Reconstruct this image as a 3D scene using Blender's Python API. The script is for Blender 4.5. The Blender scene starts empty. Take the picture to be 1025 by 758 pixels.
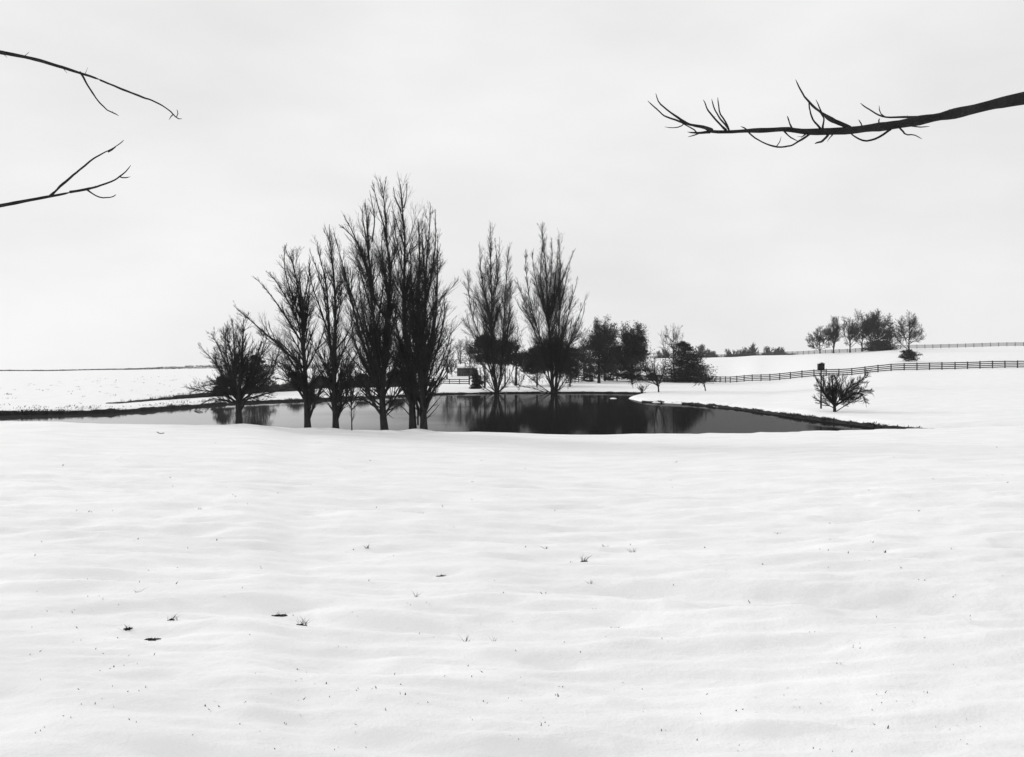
import bpy, math, random
import numpy as np

# ------------------------------------------------------------------ camera, sky, sun, exposure
F, CX, HY, ZC = 900.0, 512.0, 372.0, 3.0       # focal length in pixels, centre column, eye-level row, eye height above the pond
sc = bpy.context.scene
cam_d = bpy.data.cameras.new("camera")
cam = bpy.data.objects.new("camera", cam_d)
sc.collection.objects.link(cam)
sc.camera = cam
cam.location = (0, 0, ZC)
cam.rotation_euler = (math.radians(90), 0, 0)
cam_d.sensor_width = 36.0
cam_d.lens = 36.0 * F / 1024.0
cam_d.shift_y = -(378.5 - HY) / 1024.0
cam_d.clip_start = 0.1
cam_d.clip_end = 6000

SUN_EL, SUN_AZ = math.radians(19), math.radians(142)      # azimuth of the sun measured from +X
sun_dir = np.array([math.cos(SUN_EL) * math.cos(SUN_AZ), math.cos(SUN_EL) * math.sin(SUN_AZ), math.sin(SUN_EL)])
w = bpy.data.worlds.new("World")
sc.world = w
w.use_nodes = True
nt = w.node_tree
nt.nodes.clear()
sky = nt.nodes.new("ShaderNodeTexSky")
sky.sky_type = 'NISHITA'
sky.sun_disc = False
sky.sun_elevation = SUN_EL
sky.sun_rotation = math.radians(90) - SUN_AZ
bw = nt.nodes.new("ShaderNodeRGBToBW")
nt.links.new(sky.outputs[0], bw.inputs[0])
tc = nt.nodes.new("ShaderNodeTexCoord")
mp = nt.nodes.new("ShaderNodeMapping")
mp.inputs["Scale"].default_value = (1.0, 1.0, 2.6)
nt.links.new(tc.outputs["Generated"], mp.inputs[0])
nz = nt.nodes.new("ShaderNodeTexNoise")
nz.inputs["Scale"].default_value = 2.3
nz.inputs["Detail"].default_value = 5.0
nz.inputs["Roughness"].default_value = 0.5
nt.links.new(mp.outputs[0], nz.inputs["Vector"])
cr = nt.nodes.new("ShaderNodeMapRange")
cr.inputs["From Min"].default_value = 0.3
cr.inputs["From Max"].default_value = 0.7
cr.inputs["To Min"].default_value = 7.8
cr.inputs["To Max"].default_value = 9.6
nt.links.new(nz.outputs[0], cr.inputs["Value"])
mx = nt.nodes.new("ShaderNodeMix")
mx.data_type = 'FLOAT'
mx.inputs["Factor"].default_value = 0.94          # a closed overcast veil over the clear sky
nt.links.new(bw.outputs[0], mx.inputs[2])
nt.links.new(cr.outputs[0], mx.inputs[3])
bg = nt.nodes.new("ShaderNodeBackground")
bg.inputs["Strength"].default_value = 0.1
nt.links.new(mx.outputs[0], bg.inputs["Color"])
wo = nt.nodes.new("ShaderNodeOutputWorld")
nt.links.new(bg.outputs[0], wo.inputs[0])

sun_d = bpy.data.lights.new("sun", 'SUN')
sun_d.energy = 1.5
sun_d.angle = math.radians(16)
sun_d.color = (1, 1, 1)
sun = bpy.data.objects.new("sun", sun_d)
sc.collection.objects.link(sun)
from mathutils import Vector
sun.rotation_euler = Vector(tuple(-sun_dir)).to_track_quat('-Z', 'Y').to_euler()
sun.location = (-60, 50, 60)

sc.cycles.volume_bounces = 6
sc.cycles.max_bounces = 16
sc.view_settings.view_transform = 'Standard'
sc.view_settings.look = 'None'
sc.view_settings.exposure = 0.0
sc.view_settings.gamma = 1.0
sc.view_settings.use_curve_mapping = False

# ------------------------------------------------------------------ helpers
C = sc.collection


def tag(o, label=None, cat=None, group=None, kind=None):
    if label: o["label"] = label
    if cat: o["category"] = cat
    if group: o["group"] = group
    if kind: o["kind"] = kind
    return o


def empty(name, loc):
    o = bpy.data.objects.new(name, None)
    o.empty_display_size = 0.3
    C.objects.link(o)
    o.location = tuple(float(v) for v in loc)
    return o


def mesh_data(name, V, quads=None, tris=None, smooth=False):
    V = np.asarray(V, np.float32).reshape(-1, 3)
    q = np.zeros((0, 4), np.int32) if quads is None else np.asarray(quads, np.int32).reshape(-1, 4)
    t = np.zeros((0, 3), np.int32) if tris is None else np.asarray(tris, np.int32).reshape(-1, 3)
    me = bpy.data.meshes.new(name)
    me.vertices.add(len(V))
    me.vertices.foreach_set("co", V.ravel())
    nl = q.size + t.size
    me.loops.add(nl)
    me.loops.foreach_set("vertex_index", np.concatenate([q.ravel(), t.ravel()]).astype(np.int32))
    np_ = len(q) + len(t)
    me.polygons.add(np_)
    tot = np.concatenate([np.full(len(q), 4), np.full(len(t), 3)]).astype(np.int32)
    st = np.concatenate([[0], np.cumsum(tot)[:-1]]).astype(np.int32) if np_ else tot
    me.polygons.foreach_set("loop_start", st)
    me.polygons.foreach_set("loop_total", tot)
    if smooth:
        me.polygons.foreach_set("use_smooth", np.ones(np_, bool))
    me.update(calc_edges=True)
    return me


def mk(name, V, quads=None, tris=None, mat=None, parent=None, smooth=False, origin=None):
    """One mesh object; V in world coordinates, stored relative to the parent (or to origin)."""
    V = np.asarray(V, np.float64).reshape(-1, 3)
    if parent is not None:
        V = V - np.array(parent_world(parent))
    elif origin is not None:
        V = V - np.array(origin)
    me = mesh_data(name, V, quads, tris, smooth)
    if mat: me.materials.append(mat)
    o = bpy.data.objects.new(name, me)
    C.objects.link(o)
    if parent is not None:
        o.parent = parent
    elif origin is not None:
        o.location = tuple(float(v) for v in origin)
    return o


def parent_world(p):
    v = np.array(p.location)
    while p.parent is not None:
        p = p.parent
        v = v + np.array(p.location)
    return v


def W(px, py, D):
    return np.array([(px - CX) / F * D, D, ZC - (py - HY) / F * D])


def vhash(ix, iy, seed):
    h = (ix.astype(np.int64) * 374761393 + iy.astype(np.int64) * 668265263 + seed * 974634777) & 0xFFFFFFFF
    h = ((h ^ (h >> 13)) * 1274126177) & 0xFFFFFFFF
    return ((h ^ (h >> 16)) & 0xFFFFFF) / float(0xFFFFFF)


def vnoise(x, y, seed=0):
    x = np.asarray(x, float); y = np.asarray(y, float)
    ix = np.floor(x); iy = np.floor(y)
    fx = x - ix; fy = y - iy
    fx = fx * fx * fx * (fx * (fx * 6 - 15) + 10); fy = fy * fy * fy * (fy * (fy * 6 - 15) + 10)
    a = vhash(ix, iy, seed); b = vhash(ix + 1, iy, seed)
    c = vhash(ix, iy + 1, seed); d = vhash(ix + 1, iy + 1, seed)
    return (a + (b - a) * fx) * (1 - fy) + (c + (d - c) * fx) * fy - 0.5


def fbm(x, y, octv=4, seed=0, gain=0.5):
    s = 0; a = 1.0
    for k in range(octv):
        s = s + a * vnoise(x * 2 ** k + 17.3 * k, y * 2 ** k - 9.1 * k, seed + k)
        a *= gain
    return s


def sstep(a, b, x):
    t = np.clip((x - a) / (b - a), 0, 1)
    return t * t * (3 - 2 * t)


# ------------------------------------------------------------------ materials (monochrome: the place was recorded in black and white)
def base_mat(name, grey, rough=0.8, spec=0.3):
    m = bpy.data.materials.new(name)
    m.use_nodes = True
    b = m.node_tree.nodes["Principled BSDF"]
    b.inputs["Base Color"].default_value = (grey, grey, grey, 1)
    b.inputs["Roughness"].default_value = rough
    b.inputs["Specular IOR Level"].default_value = spec
    return m, m.node_tree, b


def noisy(name, lo, hi, scale, rough=0.85, spec=0.2, bump=0.0, bscale=None, stretch=(1, 1, 1), bdist=0.02):
    m, t, b = base_mat(name, lo, rough, spec)
    co = t.nodes.new("ShaderNodeTexCoord")
    mpn = t.nodes.new("ShaderNodeMapping")
    mpn.inputs["Scale"].default_value = stretch
    t.links.new(co.outputs["Object"], mpn.inputs[0])
    n = t.nodes.new("ShaderNodeTexNoise")
    n.inputs["Scale"].default_value = scale
    n.inputs["Detail"].default_value = 6
    n.inputs["Roughness"].default_value = 0.6
    t.links.new(mpn.outputs[0], n.inputs["Vector"])
    r = t.nodes.new("ShaderNodeMapRange")
    r.inputs["From Min"].default_value = 0.3
    r.inputs["From Max"].default_value = 0.7
    r.inputs["To Min"].default_value = lo
    r.inputs["To Max"].default_value = hi
    t.links.new(n.outputs[0], r.inputs["Value"])
    t.links.new(r.outputs[0], b.inputs["Base Color"])
    if bump:
        n2 = t.nodes.new("ShaderNodeTexNoise")
        n2.inputs["Scale"].default_value = bscale or scale * 3
        n2.inputs["Detail"].default_value = 5
        t.links.new(mpn.outputs[0], n2.inputs["Vector"])
        bp = t.nodes.new("ShaderNodeBump")
        bp.inputs["Strength"].default_value = bump
        bp.inputs["Distance"].default_value = bdist
        t.links.new(n2.outputs[0], bp.inputs["Height"])
        t.links.new(bp.outputs[0], b.inputs["Normal"])
    return m


M = {}
M["bark"] = noisy("bark", 0.011, 0.03, 9.0, 0.9, 0.15, 0.6, 14, (1, 1, 0.25))
M["twig"] = noisy("twig_bark", 0.016, 0.034, 2.0, 0.85, 0.15)
M["hazed_twig"] = noisy("hazed_twig_bark", 0.035, 0.065, 2.0, 0.85, 0.15)  # distant twigs: the fading of haze mixed into the bark colour
M["needle"] = noisy("evergreen_needles", 0.010, 0.028, 0.9, 0.8, 0.2)
M["ivy"] = noisy("dense_dark_leaves", 0.012, 0.035, 0.9, 0.8, 0.2)
M["earth"] = noisy("dark_wet_earth", 0.010, 0.03, 3.0, 0.9, 0.15, 0.7, 10)
M["dead_grass"] = noisy("dead_grass", 0.015, 0.05, 5.0, 0.9, 0.1)
M["board"] = noisy("black_fence_paint", 0.03, 0.06, 4.0, 0.7, 0.3, 0.3, 20, (1, 1, 6))
M["shedwall"] = noisy("weathered_dark_boards", 0.04, 0.09, 2.0, 0.85, 0.2, 0.4, 10, (4, 4, 0.4))
M["metal"] = noisy("dull_pole_metal", 0.02, 0.04, 6.0, 0.6, 0.4)
M["boxpaint"] = noisy("dark_box_wood", 0.02, 0.04, 8.0, 0.8, 0.2, 0.3, 20)
M["hole"], _, _ = base_mat("entrance_hole_dark", 0.006, 1.0, 0.0)
M["snowcap"] = noisy("fresh_snow_cap", 0.8, 0.87, 4.0, 0.7, 0.1, 0.3, 12)

# snow: near-white with a faint grain and small drifts of relief; a trace of thin, slightly dirty cover
m, t, b = base_mat("field_snow", 0.85, 0.75, 0.12)
co = t.nodes.new("ShaderNodeTexCoord")
mpc = t.nodes.new("ShaderNodeMapping"); mpc.inputs["Scale"].default_value = (0.55, 1.0, 1.0)
t.links.new(co.outputs["Object"], mpc.inputs[0])
n1 = t.nodes.new("ShaderNodeTexNoise"); n1.inputs["Scale"].default_value = 1.3; n1.inputs["Detail"].default_value = 5
t.links.new(mpc.outputs[0], n1.inputs["Vector"])
r1 = t.nodes.new("ShaderNodeMapRange")
r1.inputs["From Min"].default_value = 0.3; r1.inputs["From Max"].default_value = 0.7
r1.inputs["To Min"].default_value = 0.84; r1.inputs["To Max"].default_value = 0.94
t.links.new(n1.outputs[0], r1.inputs["Value"])
t.links.new(r1.outputs[0], b.inputs["Base Color"])
mpn = t.nodes.new("ShaderNodeMapping"); mpn.inputs["Scale"].default_value = (0.7, 1.0, 1.0)
t.links.new(co.outputs["Object"], mpn.inputs[0])
n2 = t.nodes.new("ShaderNodeTexNoise"); n2.inputs["Scale"].default_value = 11.0; n2.inputs["Detail"].default_value = 6; n2.inputs["Roughness"].default_value = 0.6
t.links.new(mpn.outputs[0], n2.inputs["Vector"])
n3 = t.nodes.new("ShaderNodeTexNoise"); n3.inputs["Scale"].default_value = 70.0; n3.inputs["Detail"].default_value = 3
t.links.new(co.outputs["Object"], n3.inputs["Vector"])
b1 = t.nodes.new("ShaderNodeBump"); b1.inputs["Strength"].default_value = 0.5; b1.inputs["Distance"].default_value = 0.03
t.links.new(n2.outputs[0], b1.inputs["Height"])
b2 = t.nodes.new("ShaderNodeBump"); b2.inputs["Strength"].default_value = 0.5; b2.inputs["Distance"].default_value = 0.006
t.links.new(n3.outputs[0], b2.inputs["Height"]); t.links.new(b1.outputs[0], b2.inputs["Normal"])
t.links.new(b2.outputs[0], b.inputs["Normal"])
M["snow"] = m

# pond: dark water, thin ice at left; painted reflection strength, weaker to the right
m, t, b = base_mat("pond_water", 0.012, 0.06, 0.5)
t.nodes.remove(b)
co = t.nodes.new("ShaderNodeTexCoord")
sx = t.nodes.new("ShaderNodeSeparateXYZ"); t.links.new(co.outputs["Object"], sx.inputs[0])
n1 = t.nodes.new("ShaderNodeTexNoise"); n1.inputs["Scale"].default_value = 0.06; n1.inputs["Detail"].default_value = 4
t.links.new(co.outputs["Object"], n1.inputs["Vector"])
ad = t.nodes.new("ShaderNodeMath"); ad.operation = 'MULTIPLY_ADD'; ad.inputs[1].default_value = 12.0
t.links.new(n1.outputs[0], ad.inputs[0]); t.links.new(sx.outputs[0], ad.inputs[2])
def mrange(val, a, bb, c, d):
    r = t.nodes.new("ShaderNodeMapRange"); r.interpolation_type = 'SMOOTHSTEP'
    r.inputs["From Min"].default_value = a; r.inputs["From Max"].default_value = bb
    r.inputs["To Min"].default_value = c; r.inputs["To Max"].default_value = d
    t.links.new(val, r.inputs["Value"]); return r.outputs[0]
refl_strength = mrange(ad.outputs[0], -11.0, 8.0, 0.80, 0.17)      # brightness of the reflected sky set by position: strong left, dimmed right
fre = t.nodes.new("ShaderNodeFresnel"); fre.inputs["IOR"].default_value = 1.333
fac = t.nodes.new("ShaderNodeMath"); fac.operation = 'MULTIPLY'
t.links.new(fre.outputs[0], fac.inputs[0]); t.links.new(refl_strength, fac.inputs[1])
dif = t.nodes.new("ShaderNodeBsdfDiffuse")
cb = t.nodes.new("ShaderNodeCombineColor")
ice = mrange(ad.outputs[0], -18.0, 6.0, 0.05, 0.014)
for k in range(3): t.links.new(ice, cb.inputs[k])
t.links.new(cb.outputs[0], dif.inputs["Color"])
glo = t.nodes.new("ShaderNodeBsdfGlossy"); glo.inputs["Color"].default_value = (1, 1, 1, 1)
glo.inputs["Roughness"].default_value = 0.028
mpn = t.nodes.new("ShaderNodeMapping"); mpn.inputs["Scale"].default_value = (1.0, 2.2, 1.0)
t.links.new(co.outputs["Object"], mpn.inputs[0])
n2 = t.nodes.new("ShaderNodeTexNoise"); n2.inputs["Scale"].default_value = 1.4; n2.inputs["Detail"].default_value = 3
t.links.new(mpn.outputs[0], n2.inputs["Vector"])
b1 = t.nodes.new("ShaderNodeBump"); b1.inputs["Strength"].default_value = 0.05; b1.inputs["Distance"].default_value = 0.03
t.links.new(n2.outputs[0], b1.inputs["Height"]); t.links.new(b1.outputs[0], glo.inputs["Normal"])
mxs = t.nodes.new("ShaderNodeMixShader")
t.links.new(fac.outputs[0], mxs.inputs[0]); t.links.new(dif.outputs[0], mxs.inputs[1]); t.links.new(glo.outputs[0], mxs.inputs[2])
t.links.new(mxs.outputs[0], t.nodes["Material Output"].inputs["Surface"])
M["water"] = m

# ------------------------------------------------------------------ terrain
# pond outline in plan (metres)
def PW(px, py):
    D = ZC * F / (py - HY)
    return ((px - CX) / F * D, D)

far_left = [(-41, 55.5), (-37, 60.5), PW(112, 413), PW(180, 408), PW(250, 403), PW(312, 400.6), PW(380, 397.6), PW(440, 394.3), PW(520, 393), PW(600, 392.8), PW(652, 393.8)]
spit = [PW(640, 395.6), PW(629, 398.3), PW(634, 400.0), PW(643, 402)]
right = [PW(690, 404.3), PW(740, 409.5), PW(790, 416.5), PW(850, 424.3), PW(905, 430.3), (23.5, 44.2), (27.5, 43.0)]
near = [(27.0, 41.8), (20.5, 41.2), (14, 40.6), (6, 40.2), (-3, 40.4), (-10, 40.8), (-18, 42.0), (-27, 44), (-36, 47), (-41, 51)]


def resample(pts, step, closed=False):
    P = np.array(pts, float)
    if closed: P = np.vstack([P, P[:1]])
    # Catmull-Rom through the points, then even spacing
    Q = [P[0]]
    n = len(P)
    for i in range(n - 1):
        p0 = P[i - 1] if i > 0 else (P[-2] if closed else P[i])
        p3 = P[i + 2] if i + 2 < n else (P[1] if closed else P[i + 1])
        p1, p2 = P[i], P[i + 1]
        for s in np.linspace(0, 1, 9)[1:]:
            Q.append(0.5 * ((2 * p1) + (-p0 + p2) * s + (2 * p0 - 5 * p1 + 4 * p2 - p3) * s * s + (-p0 + 3 * p1 - 3 * p2 + p3) * s ** 3))
    Q = np.array(Q)
    d = np.concatenate([[0], np.cumsum(np.linalg.norm(np.diff(Q, axis=0), axis=1))])
    m_ = max(2, int(d[-1] / step) + 1)
    s = np.linspace(0, d[-1], m_)
    return np.stack([np.interp(s, d, Q[:, k]) for k in range(Q.shape[1])], 1)


outline = np.vstack([resample(far_left, 0.8), resample(spit, 0.4), resample(right, 0.8), resample(near, 1.0)])


def pond_sd(x, y):
    """Signed distance to the shore, positive on land."""
    x = np.asarray(x, float).ravel(); y = np.asarray(y, float).ravel()
    A = outline; B = np.roll(outline, -1, axis=0)
    best = np.full(x.shape, 1e9); inside = np.zeros(x.shape, bool)
    for (ax, ay), (bx_, by_) in zip(A, B):
        dx, dy = bx_ - ax, by_ - ay
        L2 = dx * dx + dy * dy + 1e-12
        tt = np.clip(((x - ax) * dx + (y - ay) * dy) / L2, 0, 1)
        best = np.minimum(best, (x - ax - tt * dx) ** 2 + (y - ay - tt * dy) ** 2)
        cond = (ay > y) != (by_ > y)
        with np.errstate(divide='ignore', invalid='ignore'):
            xi = ax + (y - ay) * dx / (dy if abs(dy) > 1e-12 else 1e-12)
        inside ^= cond & (x < xi)
    d = np.sqrt(best)
    return np.where(inside, -d, d)


DG = np.array([0, 5, 12, 20, 30, 38, 41, 47, 55, 60, 70, 80, 90, 105, 118, 130, 150, 170, 185, 200, 230, 260, 300, 330, 360, 420, 520, 800, 1500, 4000.])
# columns: pixel -> [(distance, height)]
def crest(y): return ZC - (y - HY) / F * 38.0
def zz(y, D): return ZC - (y - HY) / F * D
cols = {
    -400: [(38, crest(421)), (47, 0.6), (60, 0.45), (100, 0.6), (330, zz(371.5, 330)), (420, 2.0), (800, -2)],
    40: [(38, crest(422)), (47, 0.45), (60, 0.3), (100, 0.5), (320, zz(370.5, 320)), (420, 2.0), (800, -2)],
    112: [(38, crest(424)), (45, 0.3), (60, 0.28), (80, 0.3), (105, 0.75), (320, zz(369.2, 320)), (420, 2.0), (800, -2)],
    212: [(38, crest(425.3)), (45, 0.3), (60, 0.3), (100, 0.38), (130, 0.85), (320, zz(367.6, 320)), (420, 2.0), (800, -2)],
    245: [(38, crest(425.0)), (45, 0.3), (60, 0.3), (103, 0.40), (135, 0.85), (320, zz(367.6, 320)), (420, 2.0), (800, -2)],
    312: [(38, crest(430.3)), (45, 0.3), (90, 0.3), (118, 0.40), (150, 0.8), (320, zz(367.8, 320)), (420, 2.0), (800, -2)],
    400: [(38, crest(432.5)), (45, 0.3), (110, 0.35), (150, 0.4), (190, 0.7), (330, zz(366.5, 330)), (420, 2.0), (800, -2)],
    470: [(38, crest(434.2)), (45, 0.3), (130, 0.35), (185, 0.3), (200, 0.5), (330, zz(362, 330)), (420, 2.0), (800, -2)],
    560: [(38, crest(437)), (45, 0.3), (132, 0.35), (170, 0.75), (185, 1.1), (340, zz(359, 340)), (420, 3.0), (800, -2)],
    620: [(38, crest(437)), (45, 0.3), (105, 0.3), (132, 0.35), (170, 0.85), (185, 1.3), (350, zz(357, 350)), (420, 4.0), (800, -2)],
    690: [(38, crest(436.4)), (45, 0.3), (84, 0.3), (105, 0.35), (118, 0.5), (150, 0.7), (180, 1.0), (200, 0.95), (215, 1.3), (350, zz(356, 350)), (420, 5.0), (800, -2)],
    727: [(38, crest(435.6)), (45, 0.3), (76, 0.32), (90, 0.4), (118, 0.53), (150, 0.65), (190, 0.78), (205, 0.75), (220, 1.3), (345, zz(355.2, 345)), (420, 5.5), (800, -2)],
    760: [(38, crest(434.8)), (45, 0.3), (70, 0.33), (90, 0.42), (118, 0.58), (150, 0.85), (186, 1.22), (198, 1.45), (340, zz(354.2, 340)), (420, 6.0), (800, -2)],
    832: [(38, crest(432.3)), (45, 0.3), (55, 0.42), (58, 0.52), (80, 0.75), (118, 1.2), (170, 2.25), (310, zz(352, 310)), (420, 8.0), (800, -2)],
    905: [(38, crest(429.5)), (44, 0.32), (47, 0.35), (55, 0.5), (80, 0.95), (118, 1.75), (165, 3.2), (300, zz(348.7, 300)), (420, 8.0), (800, -2)],
    1024: [(38, crest(427)), (44, 0.5), (55, 0.7), (80, 1.2), (118, 2.1), (165, 3.6), (300, zz(346, 300)), (420, 9.0), (800, -2)],
    1500: [(38, crest(425)), (44, 0.6), (80, 1.4), (165, 4.0), (300, zz(345, 300)), (420, 9.0), (800, -2)],
}
colU = np.array([(k - CX) / F for k in cols])
Z0 = 1.42
tab = []
for k, kn in cols.items():
    zc_ = kn[0][1]
    kn = [(d, Z0 - (Z0 - zc_) * (1.45 * d / 38 - 0.45 * (d / 38) ** 2)) for d in (0, 5, 12, 20, 30)] + list(kn) + [(4000, -6)]
    d_, z_ = zip(*kn)
    tab.append(np.interp(DG, d_, z_))
tab = np.array(tab)
# trough left by an old wheel track, lower right
trough = None


def base_height(x, y):
    x = np.asarray(x, float).ravel(); y = np.asarray(y, float).ravel()
    D = np.where(y > 0.5, y, 0.5)
    back = y <= 0.5
    u = np.clip(x / np.maximum(D, 2.0), colU[0], colU[-1])
    j = np.clip(np.searchsorted(colU, u) - 1, 0, len(colU) - 2)
    f = (u - colU[j]) / (colU[j + 1] - colU[j]); f = f * f * (3 - 2 * f)
    i = np.clip(np.searchsorted(DG, D) - 1, 0, len(DG) - 2)
    g = np.clip((D - DG[i]) / (DG[i + 1] - DG[i]), 0, 1)
    z = (tab[j, i] * (1 - g) + tab[j, i + 1] * g) * (1 - f) + (tab[j + 1, i] * (1 - g) + tab[j + 1, i + 1] * g) * f
    z = np.where(back, Z0 + 0.01 * np.minimum(-y, 200) * 0.3, z)
    return z


DIPS = []


def height(x, y, detail=True):
    shp = np.shape(x)
    x = np.asarray(x, float).ravel(); y = np.asarray(y, float).ravel()
    z = base_height(x, y)
    r = np.hypot(x, y)
    if detail:
        fade = 1 - 0.75 * sstep(14, 30, r)
        n = 0.07 * fbm(x / 2.4, y / 0.8, 3, 3) + 0.075 * fbm(x / 0.95, y / 0.27, 3, 11)
        n = n - 0.035 * np.clip(fbm(x / 0.9 + 40, y / 0.6, 2, 31) - 0.28, 0, 1) * 3
        # shallow old track running across the lower right
        yt = 7.6 - 0.20 * (x - 1.0) + 0.18 * np.sin(x * 0.9)
        n = n - 0.09 * np.exp(-((y - yt) / 0.24) ** 2) * sstep(-0.5, 1.2, x) + 0.02 * np.exp(-((y - yt - 0.55) / 0.3) ** 2) * sstep(-0.5, 1.2, x)
        z = z + n * fade * sstep(300, 60, r)
        z = z + 0.10 * fbm(x / 9, y / 9, 3, 21) * sstep(10, 25, r) * sstep(60, 20, np.abs(r - 38) * 0 + r * 0 + 40)
        for (hx0, hy0, hw0, hd0) in DIPS:
            z = z - hd0 * np.exp(-(((x - hx0) / (hw0 * 2.2)) ** 2 + ((y - hy0) / hw0) ** 2))
        z = z + 0.15 * fbm(x / 30, y / 30, 3, 23) * sstep(60, 160, r) * (1 - 0.6 * sstep(280, 320, r))
    d = pond_sd(x, y)
    z = np.where(d > 0, np.where(d < 1.0, np.minimum(z, 0.02 + z * sstep(0, 1.0, d) + 0.14 * sstep(0, 0.25, d)), z), -0.02 - 0.5 * np.minimum(-d, 1.2))
    return z.reshape(shp) if shp else float(z[0])


def gz(x, y): return float(height(np.array([x]), np.array([y]))[0])


def ground_at(px, py, lo=2.0, hi=39.0):
    """Point of the near snow seen at a pixel row of the photograph."""
    D = np.linspace(lo, hi, 1600)
    x = (px - CX) / F * D
    ray = ZC - (py - HY) / F * D
    z = base_height(x, D)
    k = np.argmax(ray < z)
    D = D[k]
    x = (px - CX) / F * D
    return np.array([x, D, gz(x, D)])


for (px_, py_, w_) in [(278, 607, 13), (302, 617, 10), (152, 632, 17), (219, 575, 5), (200, 510, 6), (418, 515, 7), (441, 573, 10), (584, 562, 8), (604, 547, 7), (615, 621, 10), (885, 554, 5), (815, 538, 9), (140, 535, 8)]:
    g_ = ground_at(px_, py_)
    sz_ = g_[1] / F * w_
    DIPS.append((g_[0] - sz_ * 0.4, g_[1] + 0.05, max(0.10, sz_ * 1.1), 0.035))
for px_ in (239, 308, 336, 385, 413, 424):      # snow drifted round the trunks on the bank
    DIPS.append(((px_ - CX) / F * 38.7, 38.6, 0.28, -0.09))

th_f = np.linspace(math.radians(90 - 37), math.radians(90 + 37), 430)
th_b = np.linspace(math.radians(90 + 37), math.radians(90 - 37 + 360), 60)[1:-1]
TH = np.concatenate([th_f, th_b])
RR = np.concatenate([np.geomspace(1.0, 3.2, 20)[:-1], np.geomspace(3.2, 26.0, 300)[:-1], np.geomspace(26.0, 900.0, 230)])
gr, gt = np.meshgrid(RR, TH, indexing='ij')
gx = gr * np.cos(gt); gy = gr * np.sin(gt)
gh = height(gx.ravel(), gy.ravel()).reshape(gx.shape)
V = np.stack([gx, gy, gh], -1).reshape(-1, 3)
nr, nth = gx.shape
ii, jj = np.meshgrid(np.arange(nr - 1), np.arange(nth), indexing='ij')
j2 = (jj + 1) % nth
quads = np.stack([ii * nth + jj, (ii + 1) * nth + jj, (ii + 1) * nth + j2, ii * nth + j2], -1).reshape(-1, 4)
cV = np.array([[0, 0, gz(0, 0.6)]])
V = np.vstack([V, cV]); ci = len(V) - 1
tris = np.stack([np.full(nth, ci), np.arange(nth), (np.arange(nth) + 1) % nth], 1)
tag(mk("snow_ground", V, quads, tris, M["snow"], smooth=True), "open snow-covered field sloping down to the pond and rising beyond", kind="structure")

# water sheet reaching a little under the banks
cxy = outline.mean(0)
nrm = np.roll(outline, -1, 0) - np.roll(outline, 1, 0)
nrm = np.stack([-nrm[:, 1], nrm[:, 0]], 1); nrm /= np.linalg.norm(nrm, axis=1)[:, None] + 1e-9
gxw = np.arange(-46, 30.1, 2.0); gyw = np.arange(36, 140.1, 2.0)
WX, WY = np.meshgrid(gxw, gyw, indexing='ij')
sdw = pond_sd(WX.ravel(), WY.ravel()).reshape(WX.shape)
idx = np.arange(WX.size).reshape(WX.shape)
keep = np.minimum.reduce([sdw[:-1, :-1], sdw[1:, :-1], sdw[1:, 1:], sdw[:-1, 1:]]) < 0.5
q = np.stack([idx[:-1, :-1], idx[1:, :-1], idx[1:, 1:], idx[:-1, 1:]], -1)[keep]
Vw = np.stack([WX.ravel(), WY.ravel(), np.zeros(WX.size)], 1)
used_, inv = np.unique(q, return_inverse=True)
tag(mk("pond_water", Vw[used_], inv.reshape(-1, 4), None, M["water"]), "still dark pond with thin ice, its reflection painted weaker towards the right", kind="structure")


# ------------------------------------------------------------------ banks: low cut edges of dark earth along the far shore
def blades_mesh(rng, pos, h, wdt, lean=0.5):
    n = len(pos)
    a = rng.uniform(0, 2 * math.pi, n)
    d = np.stack([np.cos(a), np.sin(a), np.zeros(n)], 1)
    L = h * rng.uniform(0.5, 1.3, n)
    ln = rng.normal(0, lean, (n, 2)) * L[:, None]
    tip = pos + np.concatenate([ln, L[:, None]], 1)
    mid = pos * 0.5 + tip * 0.5 + np.stack([np.zeros(n), np.zeros(n), 0.12 * L], 1)
    ww = (wdt * rng.uniform(0.6, 1.3, n))[:, None]
    V = np.stack([pos - d * ww, pos + d * ww, mid + d * ww * 0.7, mid - d * ww * 0.7, tip], 1)
    b_ = np.arange(n)[:, None] * 5
    return V.reshape(-1, 3), b_ + np.array([[0, 1, 2, 3]]), b_ + np.array([[3, 2, 4]])


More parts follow.
